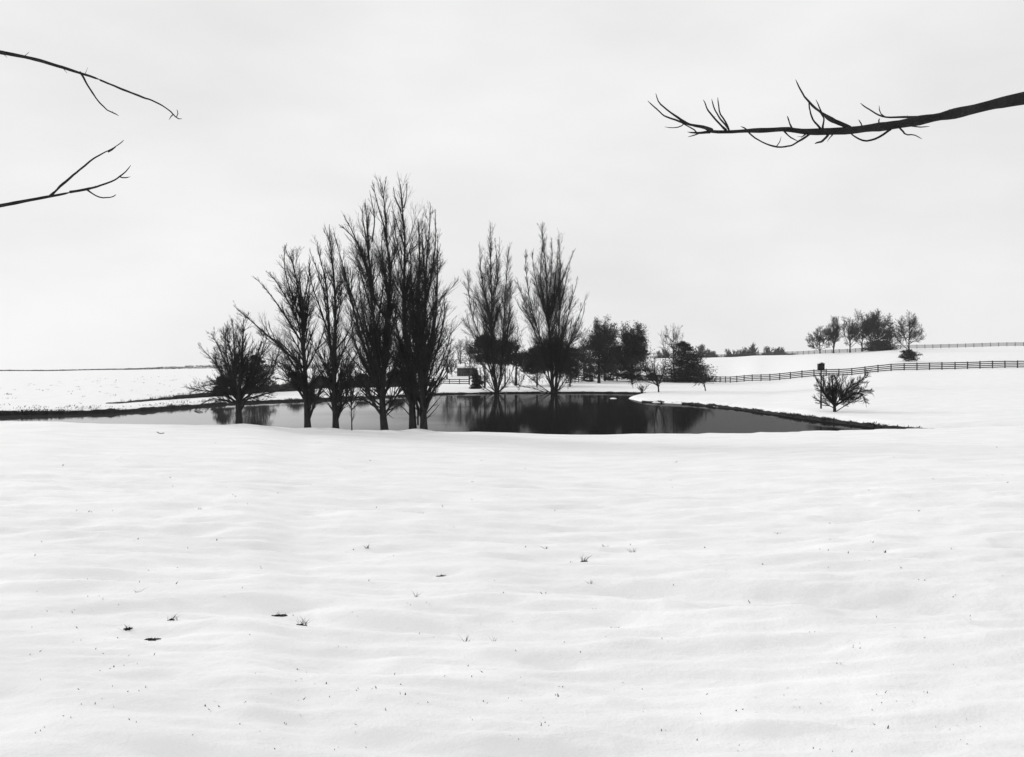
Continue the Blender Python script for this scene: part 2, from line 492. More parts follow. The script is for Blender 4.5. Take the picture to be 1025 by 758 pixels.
def bank(name, pts, hfun, label, seed, back=0.7, grass=6.0, gh_=0.14, on_ground=False):
    rng = np.random.default_rng(seed)
    P = resample(pts, 0.25)
    tn = np.gradient(P, axis=0); tn /= np.linalg.norm(tn, axis=1)[:, None]
    nn = np.stack([-tn[:, 1], tn[:, 0]], 1)            # left of travel
    if not on_ground:
        test = pond_sd(*(P + nn * 0.6).T)
        test2 = pond_sd(*(P - nn * 0.6).T)
        if np.mean(test) < np.mean(test2): nn = -nn
    s = np.arange(len(P)) * 0.25
    h = hfun(s / s[-1]) * (1 + 0.5 * fbm(s / 1.3, s * 0 + seed, 4, seed))
    h = np.maximum(h, 0.03)
    wob = -0.12 + 0.12 * fbm(s / 1.7, s * 0 + 5.5 + seed, 4, seed + 9)
    g0 = height(P[:, 0], P[:, 1], True) if on_ground else np.zeros(len(P))
    prof = [(-0.12, -0.12), (-0.05, 0.35), (0.0, 0.75), (0.10, 1.0), (back * 0.6, 0.95), (back, -0.2)]
    rows = []
    for k, (o_, z_) in enumerate(prof):
        off = (o_ + wob)[:, None] if True else 0
        jit = 0.06 * fbm(s / 0.45, s * 0 + k * 3.1, 3, seed + k)
        zz_ = g0 + np.where(z_ > 0, h * z_, z_) + jit
        rows.append(np.concatenate([P + nn * off, zz_[:, None]], 1))
    V = np.stack(rows, 1)
    n, k = V.shape[:2]
    a, c = np.meshgrid(np.arange(n - 1), np.arange(k - 1), indexing='ij')
    q = np.stack([a * k + c, (a + 1) * k + c, (a + 1) * k + c + 1, a * k + c + 1], -1).reshape(-1, 4)
    o = mk(name, V.reshape(-1, 3), q, None, M["earth"], origin=(P[0, 0], P[0, 1], 0), smooth=True)
    tag(o, label, kind="structure")
    ng = int(s[-1] * grass)
    wt = np.clip(0.35 + 1.6 * fbm(s / 1.1, s * 0 + 2.2 + seed, 3, seed + 40), 0.02, None) ** 2
    i = rng.choice(n, ng, p=wt / wt.sum()); kk = rng.integers(1, 5, ng)
    pos = V[i, kk] + rng.normal(0, 0.06, (ng, 3)) * [1, 1, 0.3]
    gv, gq, gt_ = blades_mesh(rng, pos, gh_, 0.018, 0.7)
    g = mk("dead_grass", gv, gq, gt_, M["dead_grass"], o)
    g["kind"] = "stuff"
    return o


bank("pond_bank", far_left[:7], lambda u: 0.24 + 0.04 * np.sin(u * 9), "dark earth edge of the pond along the left far shore", 1, grass=26)
bank("pond_bank", far_left[6:], lambda u: 0.17 + 0.0 * u, "thin dark earth edge along the middle far shore of the pond", 2, grass=8)
bank("pond_bank", spit[3:] + right, lambda u: 0.13 + 0.04 * sstep(0.2, 0.5, u), "ragged dark cut bank curving along the right shore of the pond", 3, back=0.35, grass=40, gh_=0.09)
bank("field_embankment", [(-33.9, 77), (-32.6, 86), (-31.4, 101), (-30.0, 118), (-28, 135), (-22, 152), (-14, 165)],
     lambda u: 0.06 + 0.62 * sstep(0.0, 0.4, u) + 0.2 * u, "dark brush-covered embankment tapering to the left across the far snowfield", 4, back=1.6, grass=22, gh_=0.28, on_ground=True)

# ------------------------------------------------------------------ branching trees
def tubes(P, R, sides):
    """P (N,K,3), R (N,K) -> vertices and quads of N tapered tubes."""
    N, K = R.shape
    T = np.gradient(P, axis=1)
    T /= np.linalg.norm(T, axis=2, keepdims=True) + 1e-9
    ref = np.where(np.abs(T[..., 2:3]) > 0.9, np.array([1.0, 0.2, 0]), np.array([0.1, 0.2, 1.0]))
    U = np.cross(T, ref); U /= np.linalg.norm(U, axis=2, keepdims=True) + 1e-9
    Wv = np.cross(T, U)
    a = np.linspace(0, 2 * math.pi, sides, endpoint=False)
    ring = P[:, :, None, :] + R[:, :, None, None] * (np.cos(a)[None, None, :, None] * U[:, :, None, :] + np.sin(a)[None, None, :, None] * Wv[:, :, None, :])
    idx = np.arange(N * K * sides).reshape(N, K, sides)
    i0 = idx[:, :-1, :]; i1 = idx[:, 1:, :]
    q = np.stack([i0, np.roll(i0, -1, 2), np.roll(i1, -1, 2), i1], -1).reshape(-1, 4)
    return ring.reshape(-1, 3), q


def spawn(rng, P, R, per_m, t0, t1, ang, sd, la, lb, up, K, rr, rmin, lmax=9.0, lmin=0.05, jit=0.02):
    N, KP = R.shape
    seg = np.linalg.norm(np.diff(P, axis=1), axis=2).sum(1)
    n = rng.poisson(per_m * seg * (t1 - t0))
    i = np.repeat(np.arange(N), n)
    m_ = len(i)
    t_ = rng.uniform(t0, t1, m_)
    f = t_ * (KP - 1); i0 = np.minimum(f.astype(int), KP - 2); fr = (f - i0)[:, None]
    p0 = P[i, i0] * (1 - fr) + P[i, i0 + 1] * fr
    r0 = R[i, i0] * (1 - fr[:, 0]) + R[i, i0 + 1] * fr[:, 0]
    tan = P[i, i0 + 1] - P[i, i0]; tan /= np.linalg.norm(tan, axis=1, keepdims=True) + 1e-9
    rv = rng.normal(0, 1, (m_, 3))
    pr = rv - (rv * tan).sum(1, keepdims=True) * tan
    pr /= np.linalg.norm(pr, axis=1, keepdims=True) + 1e-9
    a = np.radians(rng.normal(ang, sd, m_))[:, None]
    d = np.cos(a) * tan + np.sin(a) * pr
    L = np.clip(seg[i] * (la * (1 - t_) + lb) * rng.uniform(0.5, 1.25, m_), lmin, lmax)
    s = np.linspace(0, 1, K)[None, :, None]
    upv = np.array([0, 0, 1.0])
    c = (up * rng.uniform(0.4, 1.3, m_))[:, None, None]
    Q = p0[:, None, :] + L[:, None, None] * (d[:, None, :] * s + upv * c * s * s)
    Q[:, 1:] += rng.normal(0, jit, (m_, K - 1, 3)) * L[:, None, None] * np.linspace(0.4, 1, K - 1)[None, :, None]
    rs = np.clip(r0 * rr, rmin, None)
    RQ = rs[:, None] * (1 - np.linspace(0, 1, K)[None, :]) + rmin * 0.55 * np.linspace(0, 1, K)[None, :]
    return Q, np.maximum(RQ, rmin * 0.5)


def leader(pts, K, rng, wob):
    P = resample(pts, 0.05)
    s = np.linspace(0, len(P) - 1, K)
    Q = np.stack([np.interp(s, np.arange(len(P)), P[:, k]) for k in range(3)], 1)
    L = np.linalg.norm(np.diff(Q, axis=0), axis=1).sum()
    nz_ = np.cumsum(rng.normal(0, wob * L / K, (K, 3)), 0) * [1, 1, 0.2]
    nz_ -= nz_[0]
    nz_ *= np.linspace(0, 1, K)[:, None] ** 0.5 * 0.8
    return Q + nz_, L


def traced_tree(name, label, cat, group, D, base_px, traces, trunk_r, seed, extra=4, n1=7, n2=9, n3=0, l1=(0.32, 0.10), l2=(0.45, 0.22),
                ang1=27, up1=0.25, ang2=26, rmin=0.005, depth=0.6, l1max=2.2, mat="twig", trunks=1, flare=1.18, K=14, t1lo=0.12, sc_=1.0, limb_k=0.0085):
    """traces: polylines in photo pixels at distance D; the first `trunks` of them are trunks."""
    rng = np.random.default_rng(seed)
    bx, by = (base_px - CX) / F * D, D
    bz = gz(bx, by)
    base = np.array([bx, by, bz])
    root = empty(name, base)
    tag(root, label, cat, group)
    LP, LR = [], []
    tops = []
    for k, tr in enumerate(traces):
        pts = np.array([W(p[0], p[1], D) for p in tr])
        h = np.linspace(0, 1, len(pts))
        off = rng.normal(0, depth) if k >= trunks else 0.0
        pts[:, 1] += off * h ** 1.2 * np.linalg.norm(pts[-1] - pts[0]) * 0.25
        if k < trunks: pts[0, 2] = min(pts[0, 2], gz(pts[0, 0], pts[0, 1])) - 0.12
        Q, L = leader(pts, K, rng, 0.02)
        if k < trunks:
            r = trunk_r * (1 - 0.93 * np.linspace(0, 1, K) ** 0.75)
            hh = Q[:, 2] - Q[0, 2]
            r = r * (1 + (flare - 1) * np.exp(-hh / (0.35 * sc_)))
        else:
            r0 = min(limb_k * L + 0.012 * sc_, trunk_r * 0.75)
            r = r0 * (1 - np.linspace(0, 1, K)) ** 0.8 + rmin * 1.2
        LP.append(Q); LR.append(np.maximum(r, rmin * 1.2))
    nvis = len(LP)
    # limbs growing towards and away from the viewer: visible limbs turned round the trunk
    for e in range(extra):
        k = int(rng.integers(min(trunks, nvis - 1), nvis))
        th = rng.choice([-1, 1]) * rng.uniform(0.9, 2.2)
        ax = LP[k][0]
        Q = LP[k] - ax
        c_, s_ = math.cos(th), math.sin(th)
        Q = np.stack([Q[:, 0] * c_ - Q[:, 1] * s_, (Q[:, 0] * s_ + Q[:, 1] * c_), Q[:, 2]], 1) * [1, 1, rng.uniform(0.75, 0.97)]
        Q[:, 1] *= 1.0
        Q[:, :2] *= 0.8
        LP.append(Q + ax); LR.append(LR[k].copy())
    LPa, LRa = np.array(LP), np.array(LR)
    for k in range(len(LP)):
        v, q = tubes(LPa[k:k + 1], LRa[k:k + 1], 10 if k < trunks else 6)
        mk("trunk" if k < trunks else "limb", v, q, None, M["bark"], root, smooth=True)
    P1, R1 = spawn(rng, LPa, LRa, n1, t1lo, 0.98, ang1, 9, l1[0], l1[1], up1, 5, 0.5, rmin * 1.3, lmax=l1max)
    PT, RT = spawn(rng, LPa, LRa, n1 * 1.3, 0.5, 0.95, 15, 7, 0.0, 0.07, 0.06, 5, 0.5, rmin * 1.2, lmax=0.75 * sc_, lmin=0.22 * sc_)
    P1 = np.concatenate([P1, PT]); R1 = np.concatenate([R1, RT])
    parts = [tubes(P1, R1, 4)]
    P2, R2 = spawn(rng, P1, R1, n2, 0.12, 0.98, ang2, 10, l2[0], l2[1], 0.18, 3, 0.6, rmin, lmax=l1max * 0.5)
    parts.append(tubes(P2, R2, 3))
    if n3:
        P3, R3 = spawn(rng, P2, R2, n3, 0.2, 0.98, 28, 10, 0.4, 0.25, 0.12, 2, 0.8, rmin * 0.9, lmax=l1max * 0.3)
        parts.append(tubes(P3, R3, 3))
    Vs, Qs, o_ = [], [], 0
    for v, q in parts:
        Vs.append(v); Qs.append(q + o_); o_ += len(v)
    tw = mk("twigs", np.vstack(Vs), np.vstack(Qs), None, M[mat], root)
    tw["kind"] = "stuff"
    return root


# --- the five bare trees on the near bank
NB = 39.0
G1 = "bare trees on the near bank of the pond"
traced_tree("bare_tree", "low spreading bare tree with drooping side branches, leftmost on the near bank", "tree", G1, NB, 239, [
    [(239, 425), (239, 415), (238, 403), (240, 385), (243, 350), (244, 318)],
    [(238, 404), (232, 385), (224, 360), (214, 338), (209, 323)],
    [(238, 404), (236, 380), (236, 350), (235, 320)],
    [(239, 402), (250, 385), (259, 360), (266, 336)],
    [(237, 400), (222, 386), (209, 381), (192, 384)],
    [(238, 403), (218, 393), (197, 391), (174, 387)],
    [(237, 398), (221, 370), (209, 355), (201, 345)],
    [(240, 402), (257, 390), (274, 375), (284, 351)],
    [(240, 402), (262, 395), (284, 390), (298, 386)],
    [(238, 404), (215, 399), (201, 404), (193, 411)],
    [(238, 400), (228, 372), (220, 345), (218, 328)],
    [(239, 400), (249, 372), (256, 345), (258, 325)],
    [(239, 398), (262, 378), (276, 360), (279, 345)],
], 0.16, 1101, extra=8, n1=9, n2=11, n3=8, l1=(0.30, 0.07), l1max=1.0, ang1=33, up1=0.18, rmin=0.0055, depth=1.2)
traced_tree("bare_tree", "near-bank bare tree with long limbs fanning left, second from the left", "tree", G1, NB, 308, [
    [(308, 432), (307, 410), (306, 390), (304, 360), (302, 330), (299, 300), (294, 274), (288, 251)],
    [(303, 345), (286, 316), (270, 292), (259, 279)],
    [(303, 368), (281, 346), (262, 328), (240, 307)],
    [(304, 335), (309, 305), (311, 285), (308, 268)],
    [(305, 378), (290, 352), (273, 339), (256, 331)],
    [(305, 372), (317, 348), (324, 325), (325, 305)],
    [(300, 318), (289, 287), (284, 265), (284, 246)],
    [(302, 330), (288, 300), (276, 280), (268, 272)],
    [(305, 385), (288, 368), (276, 362), (262, 358)],
    [(306, 390), (320, 375), (332, 360), (336, 345)],
    [(306, 395), (290, 382), (274, 378), (262, 380)],
    [(303, 350), (297, 320), (290, 300), (284, 290)],
], 0.16, 102, extra=5, n1=5.2, n2=11, n3=6, t1lo=0.05, l1=(0.30, 0.06), l1max=2.0, ang1=28, up1=0.16, ang2=23, depth=0.9)
traced_tree("bare_tree", "slender bare tree with two thin parallel leaders, third from left on the near bank", "tree", G1, NB, 336, [
    [(336, 431), (335, 400), (334, 375), (335, 340), (335, 300), (333, 270), (330, 247), (329, 224)],
    [(334, 376), (330, 345), (328, 310), (325, 280), (319, 257), (316, 239)],
    [(330, 338), (320, 308), (312, 285), (308, 260)],
    [(335, 332), (341, 305), (343, 285), (342, 268)],
    [(335, 350), (347, 335), (353, 318), (354, 300)],
    [(335, 382), (322, 362), (312, 345), (308, 330)],
    [(335, 387), (350, 364), (361, 347), (366, 330)],
    [(335, 402), (321, 388), (311, 378), (304, 377)],
    [(335, 390), (348, 380), (360, 376), (368, 370)],
    [(327, 300), (322, 285), (318, 270), (311, 250)],
], 0.15, 103, extra=3, n1=4.2, n2=10, n3=4.5, t1lo=0.05, l1=(0.24, 0.05), l1max=1.9, ang1=24, up1=0.2, ang2=21, depth=0.8)
traced_tree("sapling", "thin young sapling with a small twiggy head in front of the pond", "sapling", None, 38.4, 352, [
    [(352, 434), (351.5, 418), (351, 405), (350, 390), (350, 378)],
    [(351, 408), (345, 398), (341, 388)],
    [(351, 406), (357, 396), (362, 386)],
    [(351, 402), (347, 390), (345, 381)],
    [(351, 404), (354, 390), (356, 377)],
    [(351, 410), (359, 403), (363, 395)],
], 0.035, 104, extra=3, n1=7, n2=9, n3=0, l1=(0.4, 0.2), l1max=0.6, rmin=0.005, flare=1.2)
traced_tree("bare_tree", "tallest left-hand bare tree with many upswept stems and a broken stub near its base", "tree", G1, NB, 385, [
    [(385, 432), (383, 415), (382, 400), (384, 360), (387, 318), (391, 276), (388, 248), (387, 224), (385, 202), (382, 183)],
    [(382, 402), (379, 355), (375, 318), (373, 276), (371, 240), (370, 203)],
    [(381, 400), (370, 360), (360, 320), (351, 275), (343, 241)],
    [(373, 292), (362, 252), (355, 232), (350, 221)],
    [(375, 305), (366, 245), (360, 215), (358, 200)],
    [(384, 397), (395, 360), (402, 320), (399, 282)],
    [(372, 242), (374, 220), (371, 203), (368, 188)],
    [(387, 235), (380, 212), (376, 195), (374, 183)],
    [(381, 406), (365, 391), (351, 376), (341, 356)],
    [(381, 408), (362, 399), (351, 393), (343, 385)],
    [(385, 406), (397, 391), (404, 375), (407, 360)],
    [(380, 390), (363, 365), (352, 335), (347, 305)],
    [(379, 365), (368, 335), (360, 300), (357, 270)],
    [(387, 413), (390, 416), (393.5, 418.5)],
    [(382, 400), (372, 375), (360, 350), (350, 330)],
    [(388, 300), (381, 262), (378, 238), (377, 222)],
    [(377, 330), (366, 292), (357, 262), (352, 248)],
    [(384, 415), (372, 406), (362, 400), (355, 399)],
    [(385, 417), (395, 407), (402, 398)],
    [(381, 392), (364, 372), (350, 356), (342, 342)],
    [(383, 396), (397, 375), (405, 350), (408, 330)],
    [(380, 380), (366, 350), (356, 318), (350, 290)],
    [(381, 398), (362, 384), (346, 372), (338, 368)],
], 0.17, 105, extra=4, n1=3.5, n2=10, n3=4.0, l1=(0.30, 0.05), l1max=2.5, t1lo=0.05, ang1=25, up1=0.16, ang2=21, depth=1.1)
traced_tree("bare_tree", "broad dense bare tree with twin trunks, rightmost of the near bank row", "tree", G1, NB, 418, [
    [(413, 434), (412, 405), (410, 370), (407, 345), (404, 318), (404, 280), (405, 240), (403, 214), (401, 184)],
    [(424, 435), (423, 405), (421, 370), (420, 340), (418, 318), (419, 280), (420, 250), (418, 219)],
    [(405, 228), (399, 207), (394, 195), (392, 185)],
    [(404, 208), (407, 197), (408, 186)],
    [(404, 245), (396, 222), (391, 205)],
    [(421, 352), (426, 310), (427, 270), (430, 240), (432, 209)],
    [(424, 392), (432, 350), (438, 310), (440, 272), (441, 246)],
    [(425, 397), (440, 366), (449, 340), (452, 319)],
    [(425, 402), (441, 380), (449, 364), (454, 352)],
    [(424, 382), (435, 335), (441, 305), (443, 290)],
    [(412, 410), (402, 398), (393, 392)],
    [(411, 380), (402, 350), (397, 320), (396, 290)],
    [(412, 385), (417, 340), (413, 300), (411, 262), (410, 235)],
    [(422, 370), (431, 335), (434, 300), (435, 270)],
    [(424, 405), (437, 385), (446, 375), (450, 368)],
    [(410, 372), (400, 340), (391, 312), (388, 290)],
    [(427, 300), (432, 272), (436, 240), (436, 213)],
    [(424, 395), (438, 350), (446, 320), (448, 300)],
    [(412, 418), (404, 408), (396, 402)],
    [(425, 415), (436, 402), (444, 392)],
    [(425, 420), (434, 411), (440, 403)],
    [(418, 425), (418, 405), (416, 385), (414, 360)],
    [(424, 410), (433, 392), (440, 378), (443, 362)],
    [(412, 402), (401, 385), (394, 368), (391, 350)],
    [(412, 398), (404, 372), (398, 350), (393, 335)],
    [(424, 398), (440, 375), (448, 352), (450, 338)],
], 0.175, 106, extra=5, n1=3.5, n2=10, n3=4.0, l1=(0.30, 0.05), l1max=2.5, t1lo=0.05, ang1=25, up1=0.16, ang2=21, depth=1.1, trunks=2)

# --- the two poplars on the far shore
PB = 127.0
G2 = "columnar poplars beyond the pond"
traced_tree("poplar_tree", "narrower of two bare columnar poplars on the far shore, with a single spire", "tree", G2, PB, 497, [
    [(497, 396), (494, 370), (492, 340), (492, 300), (491, 260), (491, 225)],
    [(496, 393), (490, 370), (483, 345), (473, 318), (469, 300), (467, 272)],
    [(498, 393), (502, 360), (504, 320), (506, 285), (509, 245)],
    [(492, 322), (484, 290), (481, 268), (480, 246)],
    [(493, 312), (498, 272), (500, 238)],
    [(494, 377), (479, 347), (470, 328), (466, 310)],
    [(500, 370), (507, 335), (509, 305), (510, 283)],
    [(497, 394), (487, 381), (482, 365), (480, 350)],
    [(497, 394), (509, 379), (515, 362), (517, 345)],
    [(497, 394), (503, 375), (510, 350), (513, 330)],
    [(492, 340), (487, 310), (484, 280), (486, 255)],
    [(492, 335), (480, 312), (473, 300), (464, 294)],
    [(496, 394), (484, 387), (476, 376), (470, 360)],
    [(493, 300), (497, 265), (495, 240)],
], 0.26, 201, extra=4, n1=2.3, n2=4.4, n3=2.6, l1=(0.24, 0.04), l1max=5.5, ang1=22, up1=0.16, ang2=20, rmin=0.0115, limb_k=0.0045, depth=0.7, flare=1.3, sc_=2.0, t1lo=0.06)
traced_tree("poplar_tree", "wider of two bare columnar poplars on the far shore, with forked crown", "tree", G2, PB, 553, [
    [(553, 396), (551, 360), (549, 330), (547, 300), (545, 260), (541, 225)],
    [(555, 393), (558, 350), (560, 310), (560, 270), (560, 233)],
    [(552, 391), (543, 352), (531, 322), (523, 298), (517, 279)],
    [(556, 391), (566, 356), (575, 326), (582, 307), (587, 294)],
    [(562, 342), (571, 303), (576, 285), (578, 275)],
    [(558, 312), (565, 286), (570, 261)],
    [(548, 322), (538, 288), (534, 268), (533, 249)],
    [(543, 347), (531, 308), (526, 280), (525, 256)],
    [(548, 302), (552, 268), (552, 236)],
    [(555, 394), (565, 380), (572, 364), (576, 345)],
    [(552, 394), (538, 384), (525, 372), (518, 355)],
    [(552, 395), (536, 389), (521, 386), (512, 380)],
    [(546, 345), (530, 322), (520, 308), (515, 298)],
    [(554, 394), (546, 375), (536, 355), (528, 340)],
    [(556, 394), (563, 365), (568, 340), (572, 318)],
    [(549, 330), (542, 298), (540, 270), (543, 243)],
    [(559, 330), (554, 295), (556, 265), (557, 245)],
    [(566, 350), (576, 335), (583, 315), (585, 300)],
], 0.28, 202, extra=4, n1=2.3, n2=4.4, n3=2.6, l1=(0.24, 0.04), l1max=5.5, ang1=22, up1=0.16, ang2=20, rmin=0.0115, limb_k=0.0045, depth=0.7, flare=1.3, sc_=2.0, t1lo=0.06)


# --- generic bare trees and leafy/evergreen trees for the distance
def join(parts):
    Vs, Qs, o_ = [], [], 0
    for v, q in parts:
        Vs.append(v); Qs.append(q + o_); o_ += len(v)
    return np.vstack(Vs), np.vstack(Qs)


def bare(name, label, cat, group, px, D, y_top, width_px, seed, low=0.25, y_base=None, nl=16, n1=1.4, n2=2.2, rmin=0.022, mat="hazed_twig", lean=0.0,
         narrow=1.0, trunk_r=None, leaves=0, leaf_c=0.5, zbase=None):
    rng = np.random.default_rng(seed)
    bx, by = (px - CX) / F * D, D
    bz = gz(bx, by) if zbase is None else zbase
    zt = ZC - (y_top - HY) / F * D
    H = zt - bz
    wd = width_px / F * D * 0.5
    root = empty(name, (bx, by, bz))
    tag(root, label, cat, group)
    base = np.array([bx, by, bz])
    K = 9
    trk = np.array([[0, 0, -0.2], [lean * 0.2 * wd, 0, H * 0.3], [lean * 0.7 * wd, 0, H * 0.65], [lean * wd, 0, H * 0.9]]) + base
    Q, L = leader(trk, K, rng, 0.05)
    tr = trunk_r or (0.018 * H + 0.03)
    R = tr * (1 - 0.92 * np.linspace(0, 1, K) ** 0.8)
    R[0] *= 1.4
    v, q = tubes(Q[None], R[None], 8)
    mk("trunk", v, q, None, M["bark"], root, smooth=True)
    LP, LR = [Q], [R]
    for k in range(nl):
        t_ = rng.uniform(low * 0.7, 0.75)
        i0 = t_ * (K - 1); f0 = int(i0)
        p0 = Q[f0] + (Q[min(f0 + 1, K - 1)] - Q[f0]) * (i0 - f0)
        a = rng.uniform(0, 2 * math.pi)
        zc_ = low * H + (H * (1 - low)) * rng.uniform(0.25, 0.95)
        zc_ = max(zc_, p0[2] - bz + 0.05 * H)
        rel = (zc_ / H - low) / (1 - low)
        env = math.sqrt(max(0.05, 1 - (2 * rel - 0.85) ** 2 / 1.6)) ** narrow
        rad = wd * env * rng.uniform(0.7, 1.05)
        end = base + np.array([math.cos(a) * rad + lean * wd * rel, math.sin(a) * rad, zc_])
        mid = p0 * 0.5 + end * 0.5 + np.array([math.cos(a), math.sin(a), 0]) * rad * 0.12 - [0, 0, 0.04 * H]
        P_, l_ = leader([p0, mid, end], K, rng, 0.05)
        LP.append(P_); LR.append(np.maximum(tr * 0.45 * (1 - t_ * 0.5) * (1 - np.linspace(0, 1, K)) ** 0.8, rmin))
    LPa, LRa = np.array(LP), np.array(LR)
    lm, lq = tubes(LPa[1:], LRa[1:], 5)
    P1, R1 = spawn(rng, LPa, LRa, n1 * 15 / max(H, 4), 0.3, 1.0, 38, 12, 0.35, 0.14, 0.15, 4, 0.5, rmin, lmax=H * 0.2)
    P2, R2 = spawn(rng, P1, R1, n2 * 20 / max(H, 4), 0.15, 1.0, 36, 12, 0.45, 0.22, 0.1, 2, 0.7, rmin * 0.9, lmax=H * 0.1)
    v, q = join([(lm, lq), tubes(P1, R1, 3), tubes(P2, R2, 3)])
    cw = mk("crown", v, q, None, M[mat], root)
    cw["kind"] = "stuff"
    if leaves:
        src = np.vstack([P1.reshape(-1, 3), P2.reshape(-1, 3)])
        ctr = base + [lean * wd * 0.5, 0, H * (low + (1 - low) * leaf_c)]
        wgt = np.exp(-(((src - ctr) / [wd * 0.75, wd * 0.75, H * (1 - low) * 0.42]) ** 2).sum(1))
        pk = src[rng.choice(len(src), leaves, p=wgt / wgt.sum())]
        v, tq = leaf_tris(rng, pk + rng.normal(0, 0.02 * H, pk.shape), 0.010 * H + 0.06)
        lf = mk("foliage", v, None, tq, M["ivy"], root)
        lf["kind"] = "stuff"
    return root


def leaf_tris(rng, pos, size, flat=0.0):
    n = len(pos)
    a = rng.normal(0, 1, (n, 3)); a[:, 2] *= 1 - flat; a /= np.linalg.norm(a, axis=1, keepdims=True) + 1e-9
    b_ = rng.normal(0, 1, (n, 3)); b_[:, 2] *= 1 - flat
    b_ -= (a * b_).sum(1, keepdims=True) * a; b_ /= np.linalg.norm(b_, axis=1, keepdims=True) + 1e-9
    s = size * rng.uniform(0.6, 1.5, n)[:, None]
    V = np.stack([pos - a * s * 0.6 - b_ * s * 0.4, pos - a * s * 0.5 + b_ * s * 0.4, pos + a * s], 1)
    return V.reshape(-1, 3), np.arange(n * 3).reshape(-1, 3)


def evergreen(name, label, cat, group, px, D, y_top, width_px, seed, y_low=None, shape="cone", trunk_r=0.15, dens=1.0, size=None, lean=0.0):
    """Layered boughs of small needle sprays round a trunk; y_low is the underside of the crown in the photo."""
    rng = np.random.default_rng(seed)
    bx, by = (px - CX) / F * D, D
    bz = gz(bx, by)
    base = np.array([bx, by, bz])
    H = ZC - (y_top - HY) / F * D - bz
    lowz = 0.04 * H if y_low is None else max(0.03 * H, ZC - (y_low - HY) / F * D - bz)
    wd = width_px / F * D * 0.5
    root = empty(name, base)
    tag(root, label, cat, group)
    K = 7
    Q, L = leader(np.array([[0, 0, -0.2], [lean * wd * 0.4, 0, H * 0.5], [lean * wd, 0, H * 0.95]]) + base, K, rng, 0.02)
    v, q = tubes(Q[None], (trunk_r * (1 - 0.9 * np.linspace(0, 1, K)))[None], 8)
    mk("trunk", v, q, None, M["bark"], root, smooth=True)
    nb = int(125 * dens)
    pos = []
    BP, BR = [], []
    lump = rng.uniform(0.6, 1.25, 24) if shape != 'cone' else rng.uniform(0.68, 1.2, 24)
    for k in range(nb):
        u = rng.uniform(0, 1) ** (1.25 if shape == "cone" else 0.95)
        z = lowz + (H - lowz) * u
        a = rng.uniform(0, 2 * math.pi)
        if shape == "cone":
            env = (1 - u) ** 0.75 * (0.88 + 0.12 * math.sin(u * 22)) + 0.03
            if u < 0.12: env *= 0.8 + u * 1.6
        elif shape == "dome":
            env = math.sqrt(max(0.02, 1 - (max(0.0, u - 0.2) / 0.8) ** 1.35)) * (0.75 + 0.25 * min(1, u / 0.25))
        else:
            env = math.sqrt(max(0.03, 1 - (2 * u - 0.9) ** 2 / 1.25))
        r = wd * env * lump[int((a / (2 * math.pi) * 6) % 6) * 4 + min(3, int(u * 4))] * rng.uniform(0.62, 1.22) * (1.3 if shape == 'cone' else 1.1)
        f = np.linspace(0, 1, 5)
        cx = bx + lean * wd * z / H
        rise = 0.12 if shape != "cone" else -0.05
        P_ = np.stack([cx + math.cos(a) * r * f, by + math.sin(a) * r * f, bz + z + r * (rise * f - 0.10 * f * f)], 1)
        BP.append(P_); BR.append(np.maximum(0.03 * wd * 0.4 * (1 - f), 0.012))
        n = int(70 * (0.35 + r / wd))
        tt = rng.uniform(0.15, 1.0, n) ** 0.75
        i0 = np.minimum((tt * 4).astype(int), 3); fr = (tt * 4 - i0)[:, None]
        p = P_[i0] * (1 - fr) + P_[i0 + 1] * fr
        sp = r * 0.14 + 0.035 * wd
        p = p + rng.normal(0, 1, (n, 3)) * [sp, sp, sp * 0.55] * (0.6 + 0.5 * (1 - tt[:, None]))
        pos.append(p)
    if shape != "cone":                                   # upright sprigs that break the outline
        for k in range(int(16 * dens)):
            a = rng.uniform(0, 2 * math.pi); rf_ = rng.uniform(0, 0.8)
            u = (1 - rf_ ** 2 * 0.55) * rng.uniform(0.72, 0.96)
            p0 = np.array([bx + lean * wd * u + math.cos(a) * wd * rf_, by + math.sin(a) * wd * rf_, bz + lowz + (H - lowz) * u])
            Ls = (H - lowz) * rng.uniform(0.10, 0.26)
            n = 34
            tt = rng.uniform(0, 1, n)
            dv = np.array([math.cos(a) * 0.35, math.sin(a) * 0.35, 1.0]) * Ls
            pos.append(p0 + tt[:, None] * dv + rng.normal(0, 1, (n, 3)) * (0.07 * wd * (1 - 0.8 * tt[:, None]) + 0.03))
            BP.append(np.stack([p0 + dv * f for f in np.linspace(0, 1, 5)])); BR.append(np.linspace(0.03, 0.012, 5))
    pos = np.vstack(pos)
    pos[:, 2] = np.maximum(pos[:, 2], bz + lowz * 0.6)
    s = size or (0.03 * wd + 0.07)
    v, tq = leaf_tris(rng, pos, s, 0.35)
    cr_ = mk("crown", v, None, tq, M["needle"], root)
    cr_["kind"] = "stuff"
    v, q = tubes(np.array(BP), np.array(BR), 4)
    bo = mk("boughs", v, q, None, M["bark"], root)
    bo["kind"] = "stuff"
    return root


